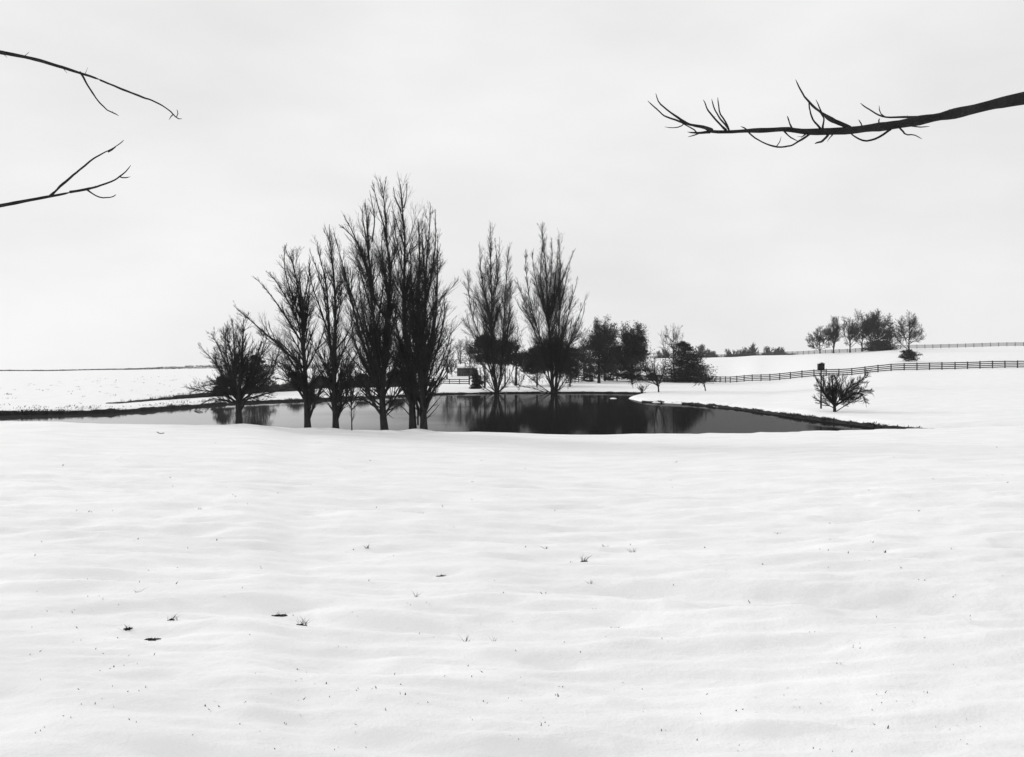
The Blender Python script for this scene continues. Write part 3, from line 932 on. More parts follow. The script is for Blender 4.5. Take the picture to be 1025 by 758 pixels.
# dark evergreens behind the poplars
G3 = "dark evergreens behind the poplars"
evergreen("evergreen_tree", "dark round-topped evergreen just left of the narrower poplar's trunk", "tree", G3, 485, 152, 335, 36, 301, 363, "dome", 0.16)
evergreen("evergreen_tree", "dark broad evergreen filling the gap right of the narrower poplar's trunk", "tree", G3, 505, 156, 341, 38, 302, 365, "round", 0.16)
evergreen("evergreen_tree", "dark evergreen close against the left side of the wider poplar", "tree", G3, 537, 153, 348, 34, 303, 374, "round", 0.16)
evergreen("evergreen_tree", "tall dark evergreen directly behind the wider poplar's trunk", "tree", G3, 553, 158, 337, 42, 304, 370, "dome", 0.18)
evergreen("evergreen_tree", "dark low evergreen at the right foot of the wider poplar", "tree", G3, 570, 150, 348, 32, 305, 378, "round", 0.14)
evergreen("conifer", "small dark cone-shaped conifer on the far shore left of the poplars", "conifer", None, 476.5, 142, 370, 15, 306, None, "cone", 0.06)
bare("bare_tree", "thin pale bare tree rising between the two poplars", "tree", None, 516, 165, 317, 20, 307, low=0.3, nl=12, narrow=0.7, mat="hazed_twig")
bare("bare_tree", "wispy bare tree just right of the wider poplar", "tree", None, 584, 185, 327, 20, 308, low=0.3, nl=14, mat="hazed_twig")
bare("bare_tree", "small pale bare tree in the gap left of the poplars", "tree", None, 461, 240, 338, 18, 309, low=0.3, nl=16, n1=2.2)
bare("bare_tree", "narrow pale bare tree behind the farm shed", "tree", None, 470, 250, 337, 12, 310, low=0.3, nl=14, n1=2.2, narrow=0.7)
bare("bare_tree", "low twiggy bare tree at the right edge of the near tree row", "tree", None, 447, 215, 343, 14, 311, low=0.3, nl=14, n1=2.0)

for i, a in enumerate([(519, 368, 17, "tangled bare shrub between the feet of the two poplars"), (537, 364, 18, "tangled bare shrub at the left foot of the wider poplar"),
                       (568, 368, 14, "tangled bare shrub at the right foot of the wider poplar"), (484, 366, 14, "tangled bare shrub at the left foot of the narrower poplar")]):
    bare("bare_shrub", a[3], "shrub", "tangled shrubs round the poplars", a[0], 134 + i, a[1], a[2], 312 + i, low=0.04, nl=18, n1=1.6, n2=1.8, rmin=0.014, mat="twig", trunk_r=0.05)

# dark group beyond the inlet
evergreen("evergreen_tree", "big dark tree with stout bare trunk standing on snow beyond the inlet", "tree", None, 599, 172, 334, 38, 320, 374, "round", 0.34, dens=1.15)
bare("bare_tree", "twiggy bare tree topping the dark group beyond the inlet", "tree", None, 605, 182, 317, 30, 321, low=0.35, nl=20, n1=2.4, n2=2.6, mat="twig", trunk_r=0.2, leaves=5000)
bare("bare_tree", "rounded dark tree with twiggy crown at the right of the dark group", "tree", None, 632, 184, 323, 34, 322, low=0.3, nl=22, n1=2.6, n2=2.6, mat="twig", trunk_r=0.22, leaves=9000)
evergreen("evergreen_tree", "dark spreading evergreen skirting the ground beneath the rounded twiggy crown", "tree", None, 632, 178, 340, 42, 323, None, "dome", 0.2, dens=1.3)
evergreen("evergreen_tree", "dark evergreen filling the middle of the dark group, right of the stout trunk", "tree", None, 617, 181, 347, 30, 328, 372, "round", 0.16)
bare("bare_tree", "greyish bare tree between the wider poplar and the dark group", "tree", None, 590, 200, 330, 26, 324, low=0.3, nl=18, n1=2.2, mat="twig")
evergreen("evergreen_shrub", "low dark evergreen shrub left of the stout bare trunk", "shrub", None, 589, 180, 364, 14, 325, None, "round", 0.06, dens=0.6)
evergreen("evergreen_shrub", "dark evergreen shrub right of the stout bare trunk", "shrub", None, 609, 183, 360, 18, 326, None, "round", 0.06, dens=0.6)
evergreen("evergreen_shrub", "low dark shrub filling the gap towards the layered conifer", "shrub", None, 653, 188, 373, 12, 327, None, "round", 0.06, dens=0.6)

# layered conifer and its neighbours
evergreen("conifer", "wide layered dark conifer beside the left end of the board fence", "conifer", None, 690, 180, 341, 62, 330, None, "cone", 0.26, dens=2.0, size=0.19, lean=-0.2)
bare("bare_tree", "gnarled leaning bare tree rising behind the layered conifer", "tree", None, 674, 205, 323, 25, 331, low=0.4, nl=13, n1=2.6, n2=2.6, mat="twig", trunk_r=0.24, lean=-0.12)
traced_tree("bare_tree", "small bare fruit tree with forked trunk on the snowy spit", "tree", None, 116, 658, [
    [(658.5, 394), (658.5, 388), (657, 382), (655, 372), (654, 358)],
    [(658, 386), (650, 379), (645, 371), (642, 361)],
    [(658, 385), (663, 377), (665, 369), (664, 360)],
    [(657, 383), (651, 372), (649, 362)],
    [(658, 384), (667, 378), (671, 370)],
    [(657, 385), (647, 381), (640, 379)],
], 0.12, 332, extra=5, n1=5, n2=5, n3=0, l1=(0.45, 0.2), l1max=1.2, ang1=35, rmin=0.013, depth=1.3)
traced_tree("bare_tree", "stunted little bare tree below the layered conifer", "tree", None, 118, 705.5, [
    [(705.5, 392), (705, 387), (703.5, 382), (701, 375)],
    [(704, 384), (699, 382), (695, 386)],
    [(704, 383), (709, 379), (712, 377)],
    [(704, 382), (706, 376), (708, 372)],
], 0.10, 333, extra=4, n1=7, n2=6, n3=0, l1=(0.5, 0.25), l1max=0.7, ang1=38, rmin=0.013, depth=1.0, flare=1.2)
traced_tree("bare_shrub", "tiny leafless shrub at the head of the inlet", "shrub", None, 125, 642, [
    [(642, 393.5), (641.5, 390), (641, 385)], [(642, 393), (645, 389), (647, 386)], [(642, 393), (639, 389), (637.5, 387)],
], 0.03, 334, extra=4, n1=9, n2=7, l1=(0.5, 0.25), l1max=0.5, rmin=0.011, flare=1.0)
traced_tree("bare_shrub", "wispy drooping bare sapling between the dark group and the inlet", "shrub", None, 140, 633, [
    [(633, 389), (633, 385), (632, 380)], [(633, 385), (630, 382), (629, 384)], [(633, 384), (636, 382), (637, 385)],
], 0.03, 335, extra=4, n1=7, n2=6, l1=(0.5, 0.25), l1max=0.6, rmin=0.011, flare=1.0)

# right-hand shrub in the snow
traced_tree("bare_shrub", "dense multi-stemmed bare shrub with a long arm reaching right, alone on snow", "shrub", None, 57.2, 835, [
    [(835, 412.5), (834.5, 407), (834, 400), (833, 388), (832, 378)],
    [(834, 406), (826, 397), (820, 388), (817, 383)],
    [(834, 405), (828, 392), (825, 383), (824, 377)],
    [(835, 404), (840, 391), (843, 382), (844, 376)],
    [(835, 405), (846, 394), (855, 386), (866, 381), (876, 375)],
    [(836, 406), (850, 396), (858, 393), (864, 403)],
    [(834, 408), (824, 403), (818, 400), (815, 397)],
    [(837, 411), (846, 405), (853, 401), (862, 394)],
    [(835, 405), (849, 391), (858, 385), (862, 379)],
    [(835, 405), (837, 390), (838, 381), (837, 376)],
    [(835, 405), (852, 395), (861, 390), (866, 391)],
    [(834, 406), (829, 399), (822, 392), (819, 391)],
    [(835, 406), (831, 393), (829, 383), (829, 378)],
    [(835, 405), (843, 395), (849, 387), (851, 379)],
    [(835, 407), (845, 400), (852, 397), (857, 400)],
    [(835, 404), (836, 392), (841, 384), (841, 379)],
    [(835, 405), (826, 395), (821, 385), (821, 380)],
], 0.12, 340, extra=0, n1=15, n2=14, n3=5, l1=(0.42, 0.14), l1max=0.62, limb_k=0.006, ang1=34, up1=0.15, rmin=0.0085, depth=1.4, flare=1.2)

# dark shrubs across the pond behind the near trees
G5 = "dark shrubs across the pond behind the near trees"
for a in [(255, 108, 356, 36, 351, "dome", "dark rounded evergreen shrub behind the low spreading tree at far left"),
          (223, 96, 376, 24, 352, "dome", "low dark evergreen shrub on the far bank left of the low spreading tree's trunk"),
          (297, 140, 372, 20, 353, "dome", "dark evergreen shrub behind the trunk of the tree with the fanning limbs"),
          (322, 150, 376, 16, 354, "round", "dark evergreen shrub between the second and third near-bank trees"),
          (362, 150, 374, 22, 355, "dome", "dark evergreen shrub behind the thin young sapling"),
          (396, 158, 370, 26, 356, "dome", "dark evergreen shrub between the two tallest near-bank trees")]:
    evergreen("evergreen_shrub", a[6], "shrub", G5, a[0], a[1], a[2], a[3], a[4], None, a[5], 0.08, dens=0.75)

# trees along the right-hand ridge
G4 = "bare trees along the right ridge"
RB = 296.0
bare("bare_tree", "rounded bare tree at the left end of the ridge row", "tree", G4, 820, 300, 325, 30, 401, low=0.08, nl=24, n1=3.4, n2=3.6, rmin=0.03, mat="twig")
bare("bare_tree", "narrow slender bare tree second in the ridge row", "tree", G4, 833.5, 299, 317, 14, 402, low=0.08, nl=16, n1=3.4, n2=3.6, narrow=0.6, rmin=0.03, mat="twig")
bare("bare_tree", "broad bare tree mid-ridge with several rising limbs", "tree", G4, 850, 298, 316, 27, 403, low=0.08, nl=24, n1=3.4, n2=3.6, rmin=0.03, mat="twig")
bare("bare_tree", "bare tree with tall tapering top just left of the dense dark ridge tree", "tree", G4, 862, 299, 312, 20, 404, low=0.08, nl=18, n1=3.4, n2=3.6, rmin=0.03, mat="twig")
bare("bare_tree", "dense dark round-headed tree, darkest of the ridge row", "tree", G4, 878, 296, 310, 32, 405, low=0.08, nl=30, n1=3.4, n2=3.6, rmin=0.034, mat="twig", leaves=9000)
bare("bare_tree", "pale sparse bare tree right of the dense dark ridge tree", "tree", G4, 890, 300, 324, 20, 406, low=0.08, nl=16, n1=3.4, n2=3.6, rmin=0.028, mat="twig")
bare("bare_tree", "tall bare tree at the right end of the ridge row", "tree", G4, 909, 270, 312, 32, 407, low=0.08, nl=24, n1=3.4, n2=3.6, rmin=0.03, mat="twig")
evergreen("evergreen_shrub", "low clipped dark shrub under the dense dark ridge tree", "shrub", None, 880, 290, 341, 33, 408, None, "round", 0.1, dens=0.9)
evergreen("evergreen_shrub", "dark bushy evergreen at the foot of the rightmost ridge tree", "shrub", None, 909, 205, 350, 15, 409, None, "round", 0.1, dens=0.7)

# far tree tops behind the ridge
G6 = "hazy far trees showing above the ridge"
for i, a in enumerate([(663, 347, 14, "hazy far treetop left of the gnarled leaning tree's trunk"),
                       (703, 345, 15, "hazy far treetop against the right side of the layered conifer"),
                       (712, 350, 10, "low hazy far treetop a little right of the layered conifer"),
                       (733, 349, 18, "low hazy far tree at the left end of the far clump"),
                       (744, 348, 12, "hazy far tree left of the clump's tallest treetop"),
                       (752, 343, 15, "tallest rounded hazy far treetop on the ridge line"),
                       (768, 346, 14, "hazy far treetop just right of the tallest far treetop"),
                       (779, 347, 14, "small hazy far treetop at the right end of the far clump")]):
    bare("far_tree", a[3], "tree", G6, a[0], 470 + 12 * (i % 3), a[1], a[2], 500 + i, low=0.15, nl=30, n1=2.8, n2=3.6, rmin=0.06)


# ------------------------------------------------------------------ fences
def unit_box():
    v = np.array([[x, y, z] for x in (-.5, .5) for y in (-.5, .5) for z in (-.5, .5)])
    q = [[0, 1, 3, 2], [4, 6, 7, 5], [0, 4, 5, 1], [2, 3, 7, 6], [0, 2, 6, 4], [1, 5, 7, 3]]
    return v, q


def box_mesh(name, mat, bev=0.06):
    """Box with chamfered long edges (unit size)."""
    c = bev
    pr = np.array([[-.5 + c, -.5], [.5 - c, -.5], [.5, -.5 + c], [.5, .5 - c], [.5 - c, .5], [-.5 + c, .5], [-.5, .5 - c], [-.5, -.5 + c]])
    V = np.vstack([np.concatenate([np.full((8, 1), s), pr], 1) for s in (-.5, .5)])
    q = [[i, (i + 1) % 8, 8 + (i + 1) % 8, 8 + i] for i in range(8)]
    V = np.vstack([V, [[-.5, 0, 0], [.5, 0, 0]]])
    t_ = [[16, (i + 1) % 8, i] for i in range(8)] + [[17, 8 + i, 8 + (i + 1) % 8] for i in range(8)]
    me = mesh_data(name, V, q, t_)
    me.materials.append(mat)
    return me


POST = box_mesh("post", M["board"])
RAIL = box_mesh("rail", M["board"])


def place_box(name, me, a, b_, wy, wz, parent):
    """Box stretched from point a to point b_ (its long axis), wy wide, wz high."""
    a = Vector(a); b_ = Vector(b_)
    d = b_ - a
    o = bpy.data.objects.new(name, me)
    C.objects.link(o)
    o.parent = parent
    o.location = (a + b_) / 2 - Vector(parent.location)
    o.rotation_euler = d.to_track_quat('X', 'Z').to_euler()
    o.scale = (d.length, wy, wz)
    return o


def fence(name, pts, label, h=1.35, rails=4, seed=0, post_extra=0.08):
    rng = random.Random(seed)
    P = [(x, y, gz(x, y)) for x, y in pts]
    root = empty(name, P[0])
    tag(root, label, "fence")
    for (x, y, z) in P:
        hh = h + post_extra + rng.uniform(-0.03, 0.04)
        place_box("post", POST, (x, y, z - 0.3), (x + rng.uniform(-.015, .015), y, z + hh), 0.17, 0.17, root)
    for (x0, y0, z0), (x1, y1, z1) in zip(P[:-1], P[1:]):
        for k in range(rails):
            zr = h * (0.16 + 0.78 * k / (rails - 1))
            dz0, dz1 = rng.uniform(-.02, .02), rng.uniform(-.02, .02)
            place_box("rail", RAIL, (x0, y0 - 0.1, z0 + zr + dz0), (x1, y1 - 0.1, z1 + zr + dz1), 0.04, 0.185, root)
    return root


post_px = [1056, 1043, 1030, 1017.5, 1005, 992.5, 980, 967.5, 955, 942, 929.5, 917, 904.2, 891.1, 878, 865, 851.8, 838.9, 826.2, 814, 801.9, 790.4, 779.7, 769.9, 761, 752.2, 744.1, 736.8, 730.3, 725.5, 720, 716, 712, 708.5, 705]
D = 166.0
pts = []
prev = None
for px in post_px:
    if px > 851: D = 166 + (px - 905) * -0.004
    else:
        u = (px - CX) / F
        # step so that neighbouring posts stand about 2.5 m apart
        best = None
        for dd in np.linspace(0, 2.3, 60):
            Dn = prev[1] + dd
            q_ = (u * Dn, Dn)
            e = abs(math.hypot(q_[0] - prev[0], q_[1] - prev[1]) - 2.5)
            if best is None or e < best[0]: best = (e, Dn)
        D = best[1]
    prev = ((px - CX) / F * D, D)
    pts.append(prev)
fence("board_fence", pts, "dark four-board fence climbing across the right-hand snowfield", 1.3, 4, 1)
pts = [((px - CX) / F * D_, D_) for px, D_ in [(340, 178), (352, 181), (363, 184), (375, 186), (386, 188), (397, 189), (408, 190), (418, 190), (428, 190), (439, 190), (449.5, 190), (459.5, 190), (469.5, 190)]]
fence("board_fence", pts, "low dark board fence on the far shore left of the small cone-shaped conifer", 1.05, 3, 2)
pts = [((px - CX) / F * D_, D_) for px, D_ in [(566, 172), (571, 174), (575, 176.5), (578.5, 179), (582, 181.5), (585, 184)]]
fence("board_fence", pts, "short dark board fence running into the trees right of the wider poplar", 1.3, 4, 3)
# square gatepost at the end of the low fence
gx_, gy_ = (469.3 - CX) / F * 187, 187
gp = empty("gate_post", (gx_, gy_, gz(gx_, gy_)))
tag(gp, "stout dark gatepost ending the low fence beside the small cone-shaped conifer", "post")
place_box("shaft", POST, (gx_, gy_, gz(gx_, gy_) - 0.2), (gx_, gy_, gz(gx_, gy_) + 1.75), 0.30, 0.30, gp)
place_box("cap", POST, (gx_, gy_, gz(gx_, gy_) + 1.753), (gx_, gy_, gz(gx_, gy_) + 1.9), 0.42, 0.42, gp)


# thin fence lines and hedges on the ridges
def ridge_fence(name, knots, label, h, step, seed):
    P = resample(knots, step)
    z = height(P[:, 0], P[:, 1])
    root = empty(name, (P[0, 0], P[0, 1], z[0]))
    tag(root, label, "fence")
    P3 = np.concatenate([P, z[:, None]], 1)
    n = len(P3)
    a = np.stack([P3 - [0, 0, 0.2], P3 + [0, 0, h * 1.08]], 1)
    v, q = tubes(a, np.full((n, 2), 0.09), 5)
    o = mk("posts", v, q, None, M["board"], root); o["kind"] = "stuff"
    for k in range(4):
        pl = P3 + [0, 0, h * (0.2 + 0.24 * k)]
        v, q = tubes(pl[None], np.full((1, n), 0.075), 4)
        mk("rail", v, q, None, M["board"], root)
    return root


def R_(px, D): return ((px - CX) / F * D, D)
ridge_fence("ridge_fence", [R_(704, 348), R_(760, 338), R_(800, 322), R_(832, 309), R_(860, 304), R_(872, 303)], "thin dark fence line along the crest of the right-hand ridge", 1.25, 2.6, 1)
ridge_fence("ridge_fence", [R_(884, 301), R_(905, 300), R_(940, 300), R_(985, 299), R_(1040, 298)], "thin dark fence right of the dense dark ridge tree", 1.25, 2.6, 2)


def hedgerow(name, knots, hfun, label, seed, dens=60, depth=0.9):
    rng = np.random.default_rng(seed)
    P = resample(knots, 0.5)
    n = len(P)
    s = np.linspace(0, 1, n)
    m_ = int(n * 0.5 * dens)
    i = rng.integers(0, n, m_)
    h = hfun(s) * (1 + 0.25 * fbm(np.arange(n) / 6.0, np.zeros(n) + seed, 4, seed))
    z0 = height(P[:, 0], P[:, 1])
    pos = np.stack([P[i, 0] + rng.normal(0, 0.3, m_), P[i, 1] + rng.normal(0, depth * 0.5, m_), z0[i] + np.abs(h[i]) * rng.uniform(0, 1, m_)], 1)
    root = empty(name, (P[0, 0], P[0, 1], z0[0]))
    tag(root, label, "hedge")
    v, tq = leaf_tris(rng, pos, 0.22, 0.0)
    o = mk("foliage", v, None, tq, M["needle"], root); o["kind"] = "stuff"
    # woody stems
    k = rng.integers(0, n, n // 3)
    st = np.stack([np.stack([P[k, 0], P[k, 1], z0[k] - 0.1], 1), np.stack([P[k, 0] + rng.normal(0, .15, len(k)), P[k, 1], z0[k] + h[k] * 0.9], 1)], 1)
    v, q = tubes(st, np.full((len(k), 2), 0.03), 3)
    o = mk("stems", v, q, None, M["twig"], root); o["kind"] = "stuff"
    return root


hedgerow("hedgerow", [R_(-20, 322), R_(112, 321), R_(212, 320), R_(312, 320), R_(420, 328)], lambda s: 0.30 + 1.0 * sstep(0.25, 0.62, s) + 0.5 * sstep(0.6, 0.8, s), "long thin dark hedge drawn along the left-hand snowy horizon", 71)
hedgerow("hedgerow", [R_(425, 296), R_(480, 300), R_(560, 310), R_(620, 318)], lambda s: 2.6 + 0 * s, "dark hedge on the horizon behind the poplars and dark evergreens", 72)
hedgerow("hedgerow", [R_(640, 349), R_(690, 351), R_(724, 345), R_(760, 341), R_(795, 326)], lambda s: 0.9 - 0.4 * s, "low dark scrub line along the ridge crest right of the layered conifer", 73, 40)
hedgerow("hedgerow", [R_(592, 192), R_(615, 190), R_(640, 188), R_(668, 184)], lambda s: 1.2 + 0 * s, "low dark hedge at the foot of the dark tree group beyond the inlet", 74, 90)

# ------------------------------------------------------------------ farm shed with snowy roof, far left of the poplars
sx0, sy0 = (467 - CX) / F * 232, 232.0
sz0 = gz(sx0, sy0)
shed = empty("farm_shed", (sx0, sy0, sz0))
tag(shed, "low dark farm shed with snow on its roof, seen left of the poplars", "shed")
WD, DP, HW, HR = 4.8, 4.0, 1.9, 2.75
bxv, bxq = unit_box()
def shed_box(name, c, s, mat, rot=0.0):
    v = bxv * np.array(s)
    if rot:
        c_, s_ = math.cos(rot), math.sin(rot)
        v = np.stack([v[:, 0], v[:, 1] * c_ - v[:, 2] * s_, v[:, 1] * s_ + v[:, 2] * c_], 1)
    return mk(name, v + np.array(c) + np.array([sx0, sy0, sz0]), bxq, None, mat, shed)
shed_box("wall", (0, DP / 2, HW / 2 - 0.1), (WD, 0.12, HW + 0.2), M["shedwall"])
for s_ in (-1, 1):
    v = np.array([[s_ * WD / 2 + dx, y_, z_] for dx in (-.06, .06) for (y_, z_) in ((-DP / 2, -.2), (DP / 2 - .061, -.2), (DP / 2 - .061, HW), (0, HR - .02), (-DP / 2, HW))])
    q5 = [[0, 1, 2, 4], [5, 9, 7, 6], [0, 5, 6, 1], [1, 6, 7, 2], [2, 7, 8, 3], [3, 8, 9, 4], [4, 9, 5, 0]]
    mk("wall", v + np.array([sx0, sy0, sz0]), q5, [[2, 3, 4], [9, 8, 7]], M["shedwall"], shed)
nbrd = 12
for k in range(nbrd):                                   # upright boards of the front
    xk = -WD / 2 + 0.06 + (k + 0.5) * (WD - 0.12) / nbrd
    if 4 <= k <= 6: continue
    shed_box("board", (xk, -DP / 2 + 0.02 * (k % 2), HW / 2 - 0.1), ((WD - 0.12) / nbrd - 0.03, 0.05, HW + 0.2), M["shedwall"])
shed_box("door", (-WD / 2 + 0.06 + 5.5 * (WD - 0.12) / nbrd, -DP / 2 + 0.06, HW / 2 - 0.1), (3 * (WD - 0.12) / nbrd - 0.06, 0.05, HW + 0.1), M["shedwall"])
ang = math.atan2(HR - HW, DP / 2)
sl = math.hypot(HR - HW, DP / 2) + 0.25
for s_ in (-1, 1):
    shed_box("roof", (0, s_ * (DP / 4 + 0.08), (HW + HR) / 2 + 0.0), (WD + 0.4, sl, 0.08), M["shedwall"], -s_ * ang)
    shed_box("roof_snow", (0, s_ * (DP / 4 + 0.06), (HW + HR) / 2 + 0.12), (WD + 0.34, sl - 0.05, 0.12), M["snowcap"], -s_ * ang)

for a in [(452, 226, 361, 18, 361, "bare brushy shrub left of the low farm shed"), (470, 224, 362, 16, 362, "bare brushy shrub in front of the farm shed")]:
    bare("bare_shrub", a[5], "shrub", None, a[0], a[1], a[2], a[3], a[4], low=0.05, nl=16, n1=2.2, n2=2.6, mat="twig", trunk_r=0.06)

# ------------------------------------------------------------------ birdhouse on a pole
bhD = 60.5
bx_, by_ = (821 - CX) / F * bhD, bhD
bz_ = gz(bx_, by_)
zt, zb = ZC - (363.5 - HY) / F * bhD, ZC - (370.5 - HY) / F * bhD
bh = empty("birdhouse", (bx_, by_, bz_))
tag(bh, "dark box birdhouse on a thin tall pole behind the lone shrub", "birdhouse")
v, q = tubes(np.array([[[bx_, by_, bz_ - 0.3], [bx_, by_, bz_ + 1], [bx_ + 0.01, by_, zb]]]), np.full((1, 3), 0.046), 8)
mk("pole", v, q, None, M["metal"], bh, smooth=True)
v, q = tubes(np.array([[[bx_, by_, bz_ - 0.05], [bx_, by_, bz_ + 0.9]]]), np.full((1, 2), 0.065), 8)
mk("pole_sleeve", v, q, None, M["metal"], bh, smooth=True)
BW_ = 0.37
me = box_mesh("box", M["boxpaint"], 0.04)
hb = bpy.data.objects.new("box", me); C.objects.link(hb); hb.parent = bh
hb.location = (0, 0, (zt + zb) / 2 - bz_ - 0.02); hb.scale = (BW_, BW_, zt - zb - 0.06)
v = np.array([[-.56, -.56, 0], [.56, -.56, 0], [.56, .56, 0], [-.56, .56, 0], [-.56, -.56, .05], [.56, -.56, .05], [.56, .56, .05], [-.56, .56, .05], [0, -.56, .22], [0, .56, .22]]) * [BW_, BW_, 0.5]
v = v + [bx_, by_, zt - 0.048]
rf = mk("roof", v, [[0, 3, 2, 1], [0, 1, 5, 4], [2, 3, 7, 6], [1, 2, 6, 5], [3, 0, 4, 7], [4, 5, 8, 8][:4] if False else [5, 6, 9, 8], [7, 4, 8, 9]], [[4, 5, 8], [6, 7, 9]], M["boxpaint"], bh)
v2 = v[4:].copy(); v2[:, 2] += 0.004
v3 = v2.copy(); v3[:, 2] += 0.035
vs = np.vstack([v2, v3])
mk("roof_snow", vs, [[6 + 1, 6 + 2, 6 + 5, 6 + 4], [6 + 3, 6 + 0, 6 + 4, 6 + 5], [0, 1, 7, 6], [2, 3, 9, 8], [1, 2, 8, 7], [3, 0, 6, 9]], [[6, 7, 10], [8, 9, 11]], M["snowcap"], bh)
for hx in (-0.11, 0.11):
    for hz in (-0.1, 0.1):
        a_ = np.linspace(0, 2 * math.pi, 12, endpoint=False)
        vv = np.stack([bx_ + hx + 0.035 * np.cos(a_), np.full(12, by_ - BW_ / 2 - 0.004), (zt + zb) / 2 + hz + 0.035 * np.sin(a_)], 1)
        vv = np.vstack([vv, [[bx_ + hx, by_ - BW_ / 2 - 0.004, (zt + zb) / 2 + hz]]])
        mk("entrance_hole", vv, None, [[12, i, (i + 1) % 12] for i in range(12)], M["hole"], bh)
shelf = bpy.data.objects.new("perch_shelf", me.copy()); C.objects.link(shelf); shelf.parent = bh
shelf.location = (0, 0, zb - bz_ - 0.0); shelf.scale = (BW_ * 1.15, BW_ * 1.15, 0.035)

# ------------------------------------------------------------------ overhanging branches close to the viewer
def limb_tree(name, label, D, trunk_pts, limbs, twigs, trunk_r, seed, depth=0.25):
    """A tree standing outside the picture whose limbs reach in; limbs and twigs as (pixels, start px width, end px width, depth slope)."""
    rng = np.random.default_rng(seed)
    base = np.array([trunk_pts[0][0], trunk_pts[0][1], gz(trunk_pts[0][0], trunk_pts[0][1])])
    root = empty(name, base)
    tag(root, label, "branch")
    T = resample([np.array([x, y, z + base[2]]) for x, y, z in trunk_pts], 0.15)
    r = trunk_r * (1 - 0.8 * np.linspace(0, 1, len(T)))
    r[:9] *= np.linspace(1.6, 1.0, 9)
    v, q = tubes(T[None], r[None], 14)
    mk("trunk", v, q, None, M["bark"], root, smooth=True)
    for kind, items in (("limb", limbs), ("twig", twigs)):
        for it in items:
            tr, w0, w1 = it[0], it[1], it[2]
            d0 = it[3] if len(it) > 3 else 0.0          # extra distance at the far end of the twig
            d_s = it[4] if len(it) > 4 else 0.0
            pts = np.array([W(p[0], p[1], D + (d_s + (d0 - d_s) * k / (len(tr) - 1))) for k, p in enumerate(tr)])
            Q = resample(pts, 0.03 if kind == "twig" else 0.05)
            n = len(Q)
            s = np.linspace(0, 1, n)
            wob = 0.010 if kind == "twig" else 0.007
            Q = Q + wob * np.stack([fbm(s * n / 5, s * 0 + seed + k * 7, 3, int(abs(tr[0][0])) + k) for k in range(3)], 1) * np.minimum(1, s * 8)[:, None]
            rr = (w0 + (w1 - w0) * s) * 0.5 * D / F
            rr = rr * (1 + 0.38 * fbm(s * n / 2.6, s * 0 + 3.3, 2, int(abs(tr[-1][0]))))
            rr[-1] *= 0.4
            v, q = tubes(Q[None], rr[None], 10 if kind == "limb" else 6)
            ob = mk(kind, v, q, None, M["bark"], root, smooth=True)
            if kind == "limb" or n > 12:
                sp, sr = spawn(rng, Q[None], rr[None], 4.0 if kind == "limb" else 5.0, 0.15, 0.97, 48, 14, 0.0, 0.02, 0.1, 4, 0.3, 0.0016, lmax=0.09, lmin=0.015, jit=0.06)
                if len(sp):
                    v, q = tubes(sp, sr, 5)
                    so = mk("spurs", v, q, None, M["bark"], ob)
                    so["kind"] = "stuff"
    return root


